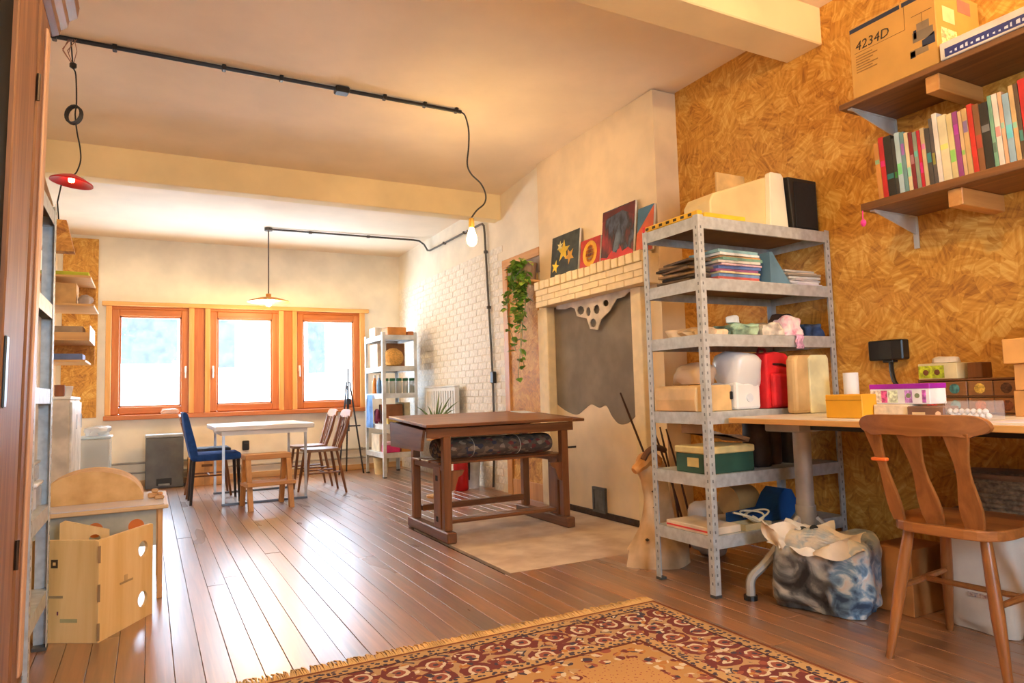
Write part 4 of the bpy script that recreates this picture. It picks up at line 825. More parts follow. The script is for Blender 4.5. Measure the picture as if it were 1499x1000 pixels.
# back: curved top rail and three shaped splats
def rail_pt(v): return -.285-.05*(1-(v/.21)**2)+.02
rl_ = MB(); N = 36; vs = []
for i in range(N+1):
    v = -.215*cos(pi*i/N); e = max(0, 1-(abs(v)/.2151)**8)**.5; dip = .018*cos(v*40)*(.6 if abs(v) < .17 else 0); x = rail_pt(v)
    zt = .845+.04*e; zb = .845-.03*e-.008*max(0, dip*60); th = .014
    vs += [(x-th, v, zb), (x+th, v, zb), (x+th-.006, v, zt), (x-th-.006, v, zt)]
fs = []
for i in range(N): fs += [[4*i+k, 4*i+(k+1) % 4, 4*i+4+(k+1) % 4, 4*i+4+k] for k in range(4)]
fs += [[3, 2, 1, 0], [4*N, 4*N+1, 4*N+2, 4*N+3]]
rl_.add(vs, fs).build('top_rail', CWY, ch, smooth=True, bev=.006)
for vy, vb, wd in ((.165, .145, .02), (.025, .02, .03), (-.12, -.105, .03)):
    m = MB(); vs = []; K = 10
    for i in range(K+1):
        q = i/K; x = -.175+(rail_pt(vy)+.175)*q; v = vb+(vy-vb)*q; z_ = .495+(.825-.495)*q; w2 = wd*(.85+.3*sin(q*pi*2.2+.4)+.25*q)
        vs += [(x-.009, v-w2, z_), (x+.009, v-w2, z_), (x+.009, v+w2, z_), (x-.009, v+w2, z_)]
    fs = []
    for i in range(K): fs += [[4*i+k, 4*i+(k+1) % 4, 4*i+4+(k+1) % 4, 4*i+4+k] for k in range(4)]
    fs += [[3, 2, 1, 0], [4*K, 4*K+1, 4*K+2, 4*K+3]]
    o = m.add(vs, fs).build('back_splat', CW, ch, bev=.003)
    if vy > .1: bx((-.012, -.028, -.006), (.012, .028, .006), ch=.003).build('rubber_band', P((236, 110, 40), .5), o, loc=(-.255, .16, .72))
# ================================================================ UNDER THE DESK
bagp = patch_mat([(.3, (48, 50, 52)), (.40, (92, 98, 100)), (.46, (176, 170, 158)), (.5, (206, 196, 178)), (.55, (150, 160, 166)), (.6, (84, 110, 140)), (.66, (206, 208, 206)), (.74, (70, 72, 74))], 7, .3, 6, name='printed_plastic', stretch=(1, 1, .7))
def bag_mat():
    m, nt, b = newmat('printed_plastic'); b.inputs['Roughness'].default_value = .32
    tc = nt.nodes.new('ShaderNodeTexCoord'); sp = nt.nodes.new('ShaderNodeSeparateXYZ'); nt.links.new(tc.outputs['Object'], sp.inputs[0])
    def nz(s, d, o):
        mp = nt.nodes.new('ShaderNodeMapping'); mp.inputs['Location'].default_value = (o, o, o); nt.links.new(tc.outputs['Object'], mp.inputs[0])
        n = nd(nt, 'ShaderNodeTexNoise', i_Scale=s, i_Detail=d, i_Distortion=.8); nt.links.new(mp.outputs[0], n.inputs['Vector']); return n.outputs['Fac']
    def ma(op, a, c):
        n = nd(nt, 'ShaderNodeMath', operation=op)
        for i, q in enumerate((a, c)):
            if isinstance(q, (int, float)): n.inputs[i].default_value = q
            else: nt.links.new(q, n.inputs[i])
        return n.outputs[0]
    def mixc(f, a, c):
        n = nd(nt, 'ShaderNodeMix', data_type='RGBA'); nt.links.new(f, n.inputs[0]); nt.links.new(a, n.inputs[6]); nt.links.new(c, n.inputs[7]); return n.outputs[2]
    n1, n2, n3 = nz(7, 6, 0), nz(13, 6, 4), nz(5, 2, 9)
    dark = ramp(nt, n1, [(.38, (36, 38, 40)), (.5, (84, 84, 82)), (.58, (150, 148, 140)), (.68, (190, 180, 164))]).outputs[0]
    blue = ramp(nt, n2, [(.36, (50, 74, 104)), (.47, (112, 146, 176)), (.56, (196, 206, 210)), (.66, (206, 188, 180))]).outputs[0]
    cream = ramp(nt, n2, [(.4, (170, 176, 170)), (.55, (216, 200, 172))]).outputs[0]
    fb_ = ramp(nt, ma('ADD', ma('MULTIPLY', sp.outputs[1], -2.2), n3), [(.60, (0, 0, 0)), (.70, (1, 1, 1))]).outputs[0]
    low = mixc(fb_, dark, blue)
    ft = ramp(nt, ma('ADD', ma('MULTIPLY', sp.outputs[2], 1.6), ma('MULTIPLY', n3, .5)), [(.64, (0, 0, 0)), (.76, (1, 1, 1))]).outputs[0]
    nt.links.new(mixc(ft, low, cream), b.inputs['Base Color']); bump(nt, b, n2, .5, .02); return m
pg = thing('shopping_bag', 'large printed plastic shopping bag stuffed full under the desk', 'bag', (2.675, 2.105, 0), radians(24))
blob(.11, .215, .172, .13, 7, 5, .42, 51).build('bag_body', bag_mat(), pg, smooth=True)
FLAP = P((216, 196, 168), .5, var=.1, name='cream_plastic')
def flap(pts, th=.01): return grid_surf(lambda u, v: (pts[0]*(1-u)*(1-v)+pts[1]*u*(1-v)+pts[2]*u*v+pts[3]*(1-u)*v+Vector((.02*sin(7*u+3*v), .012*sin(9*v+4*u), .015*sin(6*u+8*v)))), 10, 10)
V = Vector
flap([V((-.09, .08, .36)), V((-.09, .26, .385)), V((-.085, .22, .27)), V((-.11, .13, .27))]).build('handle_flap', FLAP, pg, smooth=True)
flap([V((-.06, .03, .36)), V((-.05, -.17, .365)), V((-.13, -.18, .285)), V((-.15, .0, .25))]).build('handle_flap', FLAP, pg, smooth=True)
flap([V((-.125, .16, .27)), V((-.135, .0, .27)), V((-.02, -.06, .385)), V((-.02, .15, .375))]).build('bag_mouth', P((226, 214, 196), .5), pg, smooth=True)
for q, (yy, zz_, r_) in enumerate(((.07, .338, .022), (.02, .352, .018))): MB().lathe([(.001, 0), (r_, 0), (r_, .002), (.001, .002)], n=12, T=frame((-.075, yy, zz_+.012), (0, 1, 0), (.7, 0, .7), (-.7, 0, .7))).build('handle_hole', P((26, 30, 28), .8), pg)
one('cardboard_box', MB().box((-.15, -.09, 0), (.10, .09, .28), ch=.003), P((176, 116, 58), .8), 'plain cardboard box behind the chair leg under the desk', 'box', loc=(3.02, 1.925, 0))
wbg = thing('canvas_tote', 'white canvas tote bag slumped under the desk behind the chair', 'bag', (2.99, 1.60, 0))
blob(.095, .15, .20, .1, 7, 4, .5, 61).build('bag_body', P((222, 212, 196), .9, var=.06), wbg, smooth=True)
MB().tube(bez([(-.06, .06, .37), (-.09, .05, .42), (-.09, -.03, .42), (-.06, -.05, .37)], 4), .008, 6).build('handle', P((214, 204, 188), .9), wbg)
bx((-.105, -.10, .145), (-.085, .02, .16)).build('embroidered_band', patch_mat([(.3, (120, 40, 50)), (.5, (210, 190, 170)), (.7, (90, 90, 130))], 60), wbg)
cr = thing('low_crate', 'dark wooden crate against the wall under the desk', 'crate', (3.235, 1.55, 0))
DC = wood((60, 38, 22), (88, 58, 34), 'Y', name='dark_crate_wood')
for k in range(4): bx((-.105, -.28, .01+k*.103), (-.09, .28, .105+k*.103), ch=.002).build('slat', DC, cr)
for sy in (-1, 1): bx((-.09, sy*.28, 0), (.11, sy*.265, .42), ch=.002).build('side_panel', DC, cr)
bx((-.105, -.28, .421), (.115, .28, .433), ch=.002).build('lid', DC, cr)
bk_ = thing('wicker_basket', 'shallow grey wicker basket on the dark crate under the desk', 'basket', (3.23, 1.60, .434))
BW = P((150, 130, 104), .8, c2=(100, 84, 66), vscale=50, bmp=.6, name='wicker')
for k in range(7):
    z_ = .012+k*.021; s_ = 1+k*.03; MB().tube([(.098*s_*cos(2*pi*i/36)*.98, .17*s_*sin(2*pi*i/36), z_+.004*sin(i*pi)) for i in range(36)], .0115, 6, closed=True).build('wicker_coil', BW, bk_)
MB().plate(circle(0, 0, .095, .165, 24), t=.008).build('base', BW, bk_)
MB().tube([(.125*cos(2*pi*i/36), .208*sin(2*pi*i/36), .158) for i in range(36)], .013, 6, closed=True).build('rim', P((128, 96, 70), .8), bk_)
# ================================================================ RUG
def rug_mat(x0, x1, y0, y1):
    m, nt, b = newmat('persian_rug'); b.inputs['Roughness'].default_value = .95; b.inputs['Specular IOR Level'].default_value = .1
    tc = nt.nodes.new('ShaderNodeTexCoord'); sp = nt.nodes.new('ShaderNodeSeparateXYZ'); nt.links.new(tc.outputs['Object'], sp.inputs[0])
    def mth(op, a, b_=None, **k):
        n = nd(nt, 'ShaderNodeMath', operation=op)
        for i, q in enumerate((a, b_)):
            if q is None: continue
            if isinstance(q, (int, float)): n.inputs[i].default_value = q
            else: nt.links.new(q, n.inputs[i])
        return n.outputs[0]
    X_, Y_ = sp.outputs[0], sp.outputs[1]
    d = mth('MINIMUM', mth('MINIMUM', mth('SUBTRACT', X_, x0), mth('SUBTRACT', x1, X_)), mth('MINIMUM', mth('SUBTRACT', Y_, y0), mth('SUBTRACT', y1, Y_)))
    nz = nd(nt, 'ShaderNodeTexNoise', i_Scale=30.0, i_Detail=2.0); nt.links.new(tc.outputs['Object'], nz.inputs['Vector'])
    wv = nd(nt, 'ShaderNodeVectorMath', operation='MULTIPLY_ADD'); wv.inputs[1].default_value = (.02, .02, 0); nt.links.new(nz.outputs['Color'], wv.inputs[0]); nt.links.new(tc.outputs['Object'], wv.inputs[2])
    def vor(s, rnd=.35):
        v = nd(nt, 'ShaderNodeTexVoronoi', i_Scale=s, i_Randomness=rnd, voronoi_dimensions='2D'); nt.links.new(wv.outputs[0], v.inputs['Vector']); return v
    def mix(f, a, c):
        n = nd(nt, 'ShaderNodeMix', data_type='RGBA'); nt.links.new(f, n.inputs[0])
        for i, q in ((6, a), (7, c)):
            if isinstance(q, tuple): n.inputs[i].default_value = lin(q)
            else: nt.links.new(q, n.inputs[i])
        return n.outputs[2]
    def step(v, e): return mth('LESS_THAN', v, e)
    GOLD, MAR, NAV, CRM, RED = (176, 142, 106), (112, 58, 58), (70, 62, 76), (204, 188, 164), (146, 84, 72)
    small = vor(42, .9); big = vor(7.5, .25); mid = vor(17, .8)
    ds, db, dm = small.outputs['Distance'], big.outputs['Distance'], mid.outputs['Distance']
    def cyc(v, cols, sc):
        f = mth('FRACT', mth('MULTIPLY', v, sc)); r = ramp(nt, f, cols, 'CONSTANT'); return r.outputs[0]
    scl = nt.nodes.new('ShaderNodeSeparateColor'); nt.links.new(small.outputs['Color'], scl.inputs[0])
    flecks = ramp(nt, scl.outputs[0], [(0, MAR), (.22, GOLD), (.4, NAV), (.55, CRM), (.7, RED), (.85, (176, 120, 70))], 'CONSTANT').outputs[0]
    rosette = cyc(db, [(0, NAV), (.10, RED), (.25, CRM), (.36, MAR), (.62, GOLD), (.8, NAV), (.86, CRM)], 1.25)
    border = mix(step(dm, .30), rosette, flecks)
    guard = mix(step(ds, .32), (184, 148, 104), NAV)
    n2 = nd(nt, 'ShaderNodeTexNoise', i_Scale=3.2, i_Detail=1.0); nt.links.new(tc.outputs['Object'], n2.inputs['Vector'])
    field = mix(mth('MULTIPLY', step(n2.outputs['Fac'], .47), step(dm, .42)), mix(step(ds, .12), (184, 140, 92), RED), mix(step(dm, .22), flecks, CRM))
    corner = mix(step(dm, .38), (176, 134, 86), flecks)
    col = field
    col = mix(step(d, .50), col, corner)
    for e, c in ((.385, (96, 50, 44)), (.37, guard), (.325, border), (.085, (70, 46, 50)), (.075, guard), (.03, (176, 136, 92)), (.018, (120, 70, 50))):
        col = mix(step(d, e), col, c)
    nt.links.new(col, b.inputs['Base Color']); fz = nd(nt, 'ShaderNodeTexNoise', i_Scale=260.0, i_Detail=1.0); nt.links.new(tc.outputs['Object'], fz.inputs['Vector']); bump(nt, b, fz.outputs['Fac'], .5, .004)
    return m
rg = thing('patterned_rug', 'gold and maroon patterned rug with cream fringe on the floorboards', 'rug', (1.05, 1.1, .002))
hw, hl_ = 1.045, 1.50
bx((-hw, -hl_, 0), (hw, hl_, .010), ch=.003).build('pile', rug_mat(-hw, hw, -hl_, hl_), rg)
fm = MB(); rf = random.Random(4); xx = -hw
while xx < hw:
    for sgn in (1,):
        L = rf.uniform(.045, .085); dx = rf.uniform(-.012, .012)
        fm.tube([(xx, hl_-.005, .008), (xx+dx*.5, hl_+L*.5, .009+rf.uniform(0, .006)), (xx+dx, hl_+L, .003)], .0035, 4)
    xx += .0055
fm.build('fringe', P((222, 180, 118), .95), rg)['kind'] = 'stuff'
# ================================================================ DRAFTING TABLE
TW = wood((104, 62, 34), (146, 92, 52), 'Z', rough=.4, name='oak_stained'); TWX = wood((104, 62, 34), (150, 96, 56), 'X', rough=.35, name='oak_stained'); TWY = wood((96, 58, 34), (134, 86, 52), 'Y', rough=.45, name='oak_stained')
tx = thing('drafting_table', 'old oak drafting table on sled feet with a slatted under-shelf', 'table', (2.25, 4.7, 0))
def tp(x, y): return Vector((x, y, .79+(y-4.36)*.055))
def slab(x0, x1, y0, y1, dz, t, name, mat, ch_=.004):
    a = math.atan(.055); T = Matrix.Translation((x0, y0, .79+(y0-4.36)*.055+dz)) @ Matrix.Rotation(a, 4, 'X')
    return MB().box((0, 0, -t), (x1-x0, y1-y0, 0), T, ch_).build(name, mat, tx, world=True)
slab(1.63, 2.79, 4.30, 5.12, .012, .022, 'tabletop', TWX)
slab(2.79, 2.93, 4.36, 5.05, -.002, .02, 'end_leaf', TWY)
bx((1.66, 4.37, .705), (2.83, 4.395, .768), ch=.003).build('apron', TWX, tx, world=True)
bx((1.66, 5.02, .715), (2.83, 5.045, .80), ch=.003).build('apron', TWX, tx, world=True)
bx((1.90, 4.42, .70), (2.72, 4.98, .745), ch=.004).build('drawer', P((46, 34, 28), .5), tx, world=True)
MB().plate([(4.45, .615), (5.10, .615), (5.12, .80), (4.40, .76)], t=.02, T=frame((1.64, 0, 0), (0, 1, 0), (0, 0, 1), (1, 0, 0))).build('drop_leaf', TWY, tx, world=True)
for X in (1.80, 2.745):
    sx = 1 if X < 2 else -1
    bx((X-.035, 4.30, 0), (X+.035, 5.10, .075), ch=.008).build('sled_foot', TWY, tx, world=True)
    for Y in (4.385, 4.99):
        bx((X-.028, Y-.028, .075), (X+.028, Y+.028, .71+(Y-4.36)*.05), ch=.005).build('post', TW, tx, world=True)
    bx((X-.022, 4.45, .075), (X+.022, 4.58, .50), ch=.004).build('end_board', TW, tx, world=True)
    for zz in (.12, .40): bx((X-.0235*sx*1.02-.001, 4.495, zz), (X-.0225*sx, 4.53, zz+.035)).build('mortise', P((20, 14, 10), .8), tx, world=True)
    bx((X-.02, 4.36, .475), (X+.02, 5.02, .515), ch=.004).build('end_rail', TWY, tx, world=True)
    MB().plate([(0, 0), (.10*sx, 0), (.085*sx, -.03), (.055*sx, -.045), (.04*sx, -.09), (.025*sx, -.13), (0, -.14)], t=.03, T=frame((X+.028*sx, 4.40, .475), (1, 0, 0), (0, 0, 1), (0, -1, 0))).build('corner_bracket', TW, tx, world=True)
for Y, wd in ((4.50, .11), (4.97, .05)): bx((1.835, Y-wd/2, .105 if Y < 4.6 else .125), (2.71, Y+wd/2, .13 if Y < 4.6 else .17), ch=.005).build('stretcher', TWX, tx, world=True)
for k in range(3): bx((1.76, 4.43+k*.19, .5155), (2.80, 4.58+k*.19, .531), ch=.003).build('shelf_slat', TWX, tx, world=True)
MB().cyl((2.77, 4.45, .57), (2.90, 4.45, .57), .008, n=8).build('peg', P((40, 30, 24), .5), tx, world=True)
km = patch_mat([(0, (112, 92, 74)), (.2, (80, 76, 84)), (.32, (150, 122, 96)), (.46, (146, 74, 64)), (.54, (120, 100, 82)), (.74, (174, 150, 124)), (.84, (100, 84, 70))], 42, .95, vor=True, name='kilim_weave', stretch=(.6, 1, 1))
kr = thing('kilim_roll', 'rolled patterned kilim carpet lying on the drafting table shelf', 'carpet', (2.29, 4.66, .532))
pr = [Vector((0, .115*cos(a), .074+.074*sin(a))) for a in [2*pi*k/24 for k in range(24)]]
vs = []
for X in (-.465, -.44, 0, .44, .465):
    s_ = .93 if abs(X) > .45 else 1
    vs += [Vector((X, p.y*s_, .074+(p.z-.074)*s_)) for p in pr]
fs = [[i*24+k, i*24+(k+1) % 24, (i+1)*24+(k+1) % 24, (i+1)*24+k] for i in range(4) for k in range(24)] + [list(range(24))[::-1], list(range(96, 120))]
MB().add(vs, fs).build('carpet_roll', km, kr, smooth=True)
sp_ = MB()
for sx in (-1, 1): sp_.tube([(sx*.4655, (.1-.0068*k*.5)*cos(k*.5)*.85, .074+(.068-.0048*k*.5)*sin(k*.5)*.85) for k in range(26)], .003, 4)
sp_.build('roll_edge', P((60, 48, 42), .9), kr)
for sx in (-.2, .18): MB().tube([(sx, .116*cos(2*pi*k/24), .074+.075*sin(2*pi*k/24)) for k in range(24)], .003, 4, closed=True).build('tie_string', P((226, 214, 190), .8), kr)
o = MB().box((0, 0, 0), (.13, .2, .003)); one('paper_sheet', o, P((226, 232, 240), .5, var=.03), 'white paper sheet on the drafting table top', 'paper', loc=(2.66, 4.86, .79+.5*.055+.0125), rot=(math.atan(.055), 0, .0))
one('white_board_offcut', bx((-.25, -.05, 0), (.25, .05, .012), ch=.002), P((226, 220, 206), .6), 'white board strip lying on top of the rolled kilim', 'board', loc=(2.12, 4.66, .6825))

# fire extinguisher and bucket
fe = thing('fire_extinguisher', 'red fire extinguisher standing against the white brick wall', 'extinguisher', (2.88, 6.62, 0))
MB().lathe([(.02, 0), (.07, .0), (.078, .012), (.078, .28), (.065, .33), (.03, .36), (.022, .37)], n=20).build('cylinder', P((196, 22, 30), .35), fe, smooth=True)
MB().lathe([(.02, .37), (.024, .38), (.02, .41), (.01, .42)], n=12).build('valve', BLACK, fe); bx((-.012, -.07, .41), (.012, .02, .43), ch=.004).build('handle', BLACK, fe)
MB().tube(bez([(.0, -.03, .40), (.06, -.06, .38), (.085, -.03, .25), (.083, -.02, .1)], 4), .009, 6).build('hose', BLACK, fe)
wbk = thing('white_bucket', 'white plastic bucket with dark lid beside the red extinguisher', 'bucket', (3.04, 6.72, 0))
MB().lathe([(.085, 0), (.105, .27), (.11, .28), (.1, .28)], n=22).build('tub', P((216, 218, 224), .5), wbk, smooth=True); MB().lathe([(.108, .281), (.112, .285), (.112, .305), (.05, .31)], n=22).build('lid', P((60, 66, 80), .5), wbk, smooth=True)
# radiator on the brick wall
ra = thing('panel_radiator', 'white panel radiator mounted on the painted brick wall', 'radiator', (3.12, 7.72, .5))
bx((3.06, 7.16, .48), (3.12, 8.12, 1.08), ch=.01).build('panel', METALW, ra, world=True)
for k in range(12): bx((3.052, 7.2+k*.073, .53), (3.06, 7.235+k*.073, 1.04), ch=.002).build('fin', METALW, ra, world=True)
bx((3.055, 7.16, 1.081), (3.125, 8.12, 1.095), ch=.003).build('top_grille', METALW, ra, world=True)
for Y in (7.3, 7.9): bx((3.12, Y-.02, .6), (3.172, Y+.02, .64)).build('wall_bracket', METALW, ra, world=True)
MB().cyl((3.09, 7.12, .53), (3.09, 7.16, .53), .02, n=12).build('valve', METALW, ra, world=True); MB().tube([(3.09, 7.13, .53), (3.09, 7.13, .0)], .009, 8).build('pipe', METALW, ra, world=True)
# potted aloe on a slim pedestal
ps = thing('plant_pedestal', 'slim wooden plant pedestal behind the drafting table', 'stand', (2.50, 6.35, 0))
MB().lathe([(.10, 0), (.10, .02), (.02, .03), (.02, .54), (.09, .55), (.09, .565)], n=16).build('pedestal', PINE, ps, smooth=True)
al = thing('potted_aloe', 'spiky grey green aloe in a pot behind the drafting table', 'plant', (2.50, 6.35, .566))
MB().lathe([(.05, 0), (.075, .13), (.08, .14), (.068, .14), (.066, .12), (.01, .12)], n=18).build('pot', P((176, 110, 76), .7), al, smooth=True)
AL = P((126, 150, 96), .5, c2=(90, 118, 76), vscale=9); ra_ = random.Random(8)
for k in range(22):
    a = k*2.4; L = ra_.uniform(.22, .42); sp = ra_.uniform(.25, 1.0); pts = [(cos(a)*L*sp*q, sin(a)*L*sp*q, .13+L*(1.15-sp*.55)*q-(sp*.16*q*q)) for q in (0, .25, .5, .75, 1)]
    MB().tube(pts, [.013, .012, .010, .006, .001], 5).build('leaf', AL, al)

# ================================================================ DINING CORNER
dt = thing('white_table', 'white square dining table with thin metal sled legs', 'table', (1.02, 7.62, 0))
WT = P((240, 240, 240), .3, var=.02); STL = P((186, 188, 190), .3, metal=.6)
bx((-.46, -.55, .705), (.46, .55, .75), ch=.006).build('tabletop', WT, dt); bx((-.40, -.5, .66), (.40, .5, .705)).build('apron', WT, dt)
for Y in (-.50, .44):
    l = MB()
    for X in (-.385, .38): bx((X-.012, Y-.012, .02), (X+.012, Y+.012, .66)).build('leg', STL, dt)
    bx((-.40, Y-.012, 0), (.395, Y+.012, .02)).build('sled_bar', P((100, 104, 110), .4, metal=.5), dt)
bc = thing('blue_chair', 'blue upholstered dining chair with slim dark legs', 'chair', (.58, 7.53, 0)); BF = P((30, 76, 150), .9, var=.12, vscale=20); DL = P((40, 36, 44), .5)
bx((-.21, -.21, .415), (.24, .21, .485), ch=.025).build('seat', BF, bc, smooth=True)
MB().plate([(-.215, .43), (-.14, .43), (-.175, .60), (-.245, .88), (-.275, .90), (-.295, .885), (-.255, .62)], t=.41, T=frame((0, .205, 0), (1, 0, 0), (0, 0, 1), (0, -1, 0))).build('backrest', BF, bc, bev=.012)
for fx, fy, tx_, ty in ((-.215, -.19, -.19, -.185), (-.215, .19, -.19, .185), (.225, -.19, .21, -.185), (.225, .19, .21, .185)): MB().tube([(fx, fy, 0), (tx_, ty, .42)], [.012, .018], 6).build('leg', DL, bc)
def wchair(loc, rz, label):
    t = thing('dining_chair', label, 'chair', loc, rz, 'brown wooden dining chairs')
    DW = wood((110, 66, 36), (150, 96, 56), 'Z', name='brown_chair_wood')
    seat_fn(MB(), .195, .20, .44, .468).build('seat', P((150, 118, 92), .3), t)
    F = [(-.225, .185, -.14, .13), (-.225, -.185, -.14, -.13), (.2, .18, .14, .13), (.2, -.18, .14, -.13)]
    for fx, fy, tx_, ty in F: MB().tube([(fx, fy, 0), ((fx+tx_)/2, (fy+ty)/2, .22), (tx_, ty, .44)], [.011, .017, .014], 8).build('leg', DW, t)
    for s in (1, -1): MB().tube([(-.183, .158*s, .22), (.17, .155*s, .22)], .009, 6).build('stretcher', DW, t)
    MB().tube([(-.005, .157, .22), (-.005, -.157, .22)], .009, 6).build('stretcher', DW, t)
    for v in (-.16, -.08, 0, .08, .16): MB().tube([(-.165, v*.85, .465), (-.22, v*.95, .63), (-.265, v*1.05, .80)], [.017, .021, .016] if abs(v) > .1 else [.006, .008, .006], 7).build('spindle', DW, t)
    MB().plate([(-.21, .0), (-.2, .055), (-.12, .075), (.12, .075), (.2, .055), (.21, 0), (.1, -.012), (-.1, -.012)], t=.02, T=frame((-.28, 0, .79), (0, 1, 0), (-.25, 0, .97), (1, 0, .25))).build('top_rail', P((190, 130, 78), .5), t)
    return t
wchair((1.62, 7.44, 0), pi, 'brown wooden chair facing the white table, next to the step stool side')
wchair((1.62, 8.06, 0), pi, 'brown wooden chair facing the white table, closest to the black easel')
wchair((.575, 8.02, 0), 0, 'brown wooden chair behind the blue chair at the white table')
one('grey_cushion', bx((-.19, -.18, 0), (.19, .18, .035), ch=.014), P((82, 82, 86), .9), 'grey seat cushion on the wooden chair behind the blue one', 'cushion', loc=(.585, 8.02, .47))
ss = thing('step_stool', 'light wooden step stool standing before the white table', 'stool', (.985, 6.83, 0), radians(4)); SW = wood((196, 136, 78), (222, 166, 104), 'X', name='birch'); SWZ = wood((196, 136, 78), (222, 166, 104), 'Z', name='birch')
bx((-.205, -.10, .445), (.205, .12, .492), ch=.004).build('top_step', SW, ss); bx((-.215, -.235, .215), (.215, -.03, .247), ch=.004).build('lower_step', SW, ss)
for s in (1, -1):
    MB().plate([(-.10, .445), (-.05, .445), (-.175, 0), (-.225, 0)], t=.042, T=frame((s*.18-.021, 0, 0), (0, 1, 0), (0, 0, 1), (1, 0, 0))).build('leg', SWZ, ss)
    MB().plate([(.06, .445), (.11, .445), (.225, 0), (.175, 0)], t=.042, T=frame((s*.18-.021, 0, 0), (0, 1, 0), (0, 0, 1), (1, 0, 0))).build('leg', SWZ, ss)
    MB().box((s*.195-.011, -.15, .20), (s*.195+.011, .16, .224)).build('side_rail', SWZ, ss)
bn = thing('pedal_bin', 'dark grey pedal bin with light lid under the window', 'bin', (.17, 9.15, 0))
bx((-.2, -.13, 0), (.2, .13, .585), ch=.012).build('bin_body', P((96, 96, 94), .5), bn); bx((-.205, -.135, .586), (.205, .135, .625), ch=.012).build('lid', P((168, 168, 166), .45), bn)
bx((-.085, -.134, .035), (.075, -.129, .115), ch=.004).build('pedal_recess', P((50, 50, 50), .6), bn); bx((-.065, -.16, .03), (.055, -.131, .055), ch=.005).build('pedal', P((130, 130, 128), .4), bn)
cbx = thing('wall_crate', 'tan cardboard crate beside the pedal bin under the window', 'crate', (.62, 9.12, 0)); bx((-.2, -.15, 0), (.2, .15, .33), ch=.004).build('carton_body', P((206, 150, 92), .8), cbx); bx((-.03, -.1515, .0), (.03, -.15, .33)).build('tape', P((180, 130, 80), .5), cbx); bx((-.06, -.152, .22), (.06, -.1505, .25)).build('hand_hole', P((110, 70, 40), .8), cbx)
one('black_wall_socket', MB().box((-.04, 0, -.06), (.04, .05, .06), ch=.008).box((-.025, -.012, -.04), (.025, 0, .03), ch=.004), BLACK, 'black socket box on the wall under the middle window', 'socket', loc=(1.10, 9.35, .42))
for z_, lb in ((.285, 'upper grey heating pipe running along the back wall'), (.17, 'lower grey heating pipe running along the back wall')):
    t = thing('heating_pipe', lb, 'pipe', (1.1, 9.37, z_))
    MB().tube([(-2.0, 0, 0), (2.0, 0, 0)], .013, 8).build('pipe', P((170, 162, 150), .5), t)
    for X in (-1.5, -.5, .5, 1.5): bx((X-.012, -.016, -.02), (X+.012, .029, .02), ch=.003).build('clip', P((150, 144, 134), .5), t)
# folded black easel
ez = thing('folding_easel', 'black folding easel standing by the right-hand window', 'easel', (2.33, 9.02, 0)); EZ = P((46, 44, 48), .5, metal=.3)
for pts in (((-.16, -.12, 0), (-.02, 0, 1.2)), ((.16, -.12, 0), (.02, 0, 1.2)), ((.03, .25, 0), (0, .02, 1.15))): MB().tube(pts, .011, 8).build('leg', EZ, ez)
MB().tube([(0, -.01, .55), (0, 0, 1.38)], .010, 8).build('mast', EZ, ez); MB().tube([(-.14, -.06, .62), (.14, -.06, .62)], .010, 8).build('tray_bar', EZ, ez); bx((-.03, -.03, .9), (.03, .03, .98), ch=.006).build('clamp', EZ, ez)
# ---------------------------------------------------------------- white rack in the far corner
WR = P((214, 216, 214), .4, metal=.25, name='white_rack_metal')
BX0, BX1, BY0, BY1 = 2.53, 2.98, 8.15, 8.92; BZ = (1.755, 1.365, 1.03, .65, .30)
rack('white_shelving', 'white metal rack of jars and boxes in the far corner', BX0, BX1, BY0, BY1, 1.79, BZ, WR, uw=.04, board=P((206, 204, 200), .6), holes=False)
def small(name, a, b_, z, h, mat, label, cat, grp=None, ch_=.006): return one(name, bx((-(b_[0]-a[0])/2, -(b_[1]-a[1])/2, 0), ((b_[0]-a[0])/2, (b_[1]-a[1])/2, h), ch=ch_), mat, label, cat, grp, loc=((a[0]+b_[0])/2, (a[1]+b_[1])/2, z+.001))
z = BZ[0]
small('wooden_tray', (2.62, 8.2), (2.86, 8.45), z, .10, P((214, 140, 66), .6), 'orange wooden box on top of the corner rack', 'box'); small('white_carton', (2.56, 8.55), (2.72, 8.8), z, .13, P((230, 226, 220), .6), 'white carton on top of the corner rack', 'box'); small('terracotta_dish', (2.88, 8.2), (2.96, 8.3), z, .05, P((196, 116, 66), .7), 'small terracotta dish on top of the corner rack', 'dish')
z = BZ[1]
one('wicker_ball', MB().lathe([(.02, 0), (.09, .02), (.125, .08), (.13, .12), (.11, .18), (.05, .225), (.01, .23)], n=22), P((214, 160, 84), .8, bmp=.5, vscale=50), 'round tan wicker ball on the corner rack', 'basket', loc=(2.72, 8.30, z+.001), smooth=True)
small('brown_carton', (2.70, 8.50), (2.94, 8.8), z, .31, P((150, 100, 62), .8), 'tall brown carton behind the wicker ball', 'box')
for k in range(4): small('white_binder', (2.56, 8.46+k*.085), (2.68, 8.53+k*.085), z, .30, P([(232, 228, 222), (216, 206, 190), (226, 220, 214), (206, 170, 130)][k], .6), ['white binder nearest the wicker ball', 'ivory binder second from the wicker ball', 'pale grey binder third from the wicker ball', 'tan binder farthest from the wicker ball'][k], 'binder', 'binders on the corner rack', .003)
z = BZ[2]
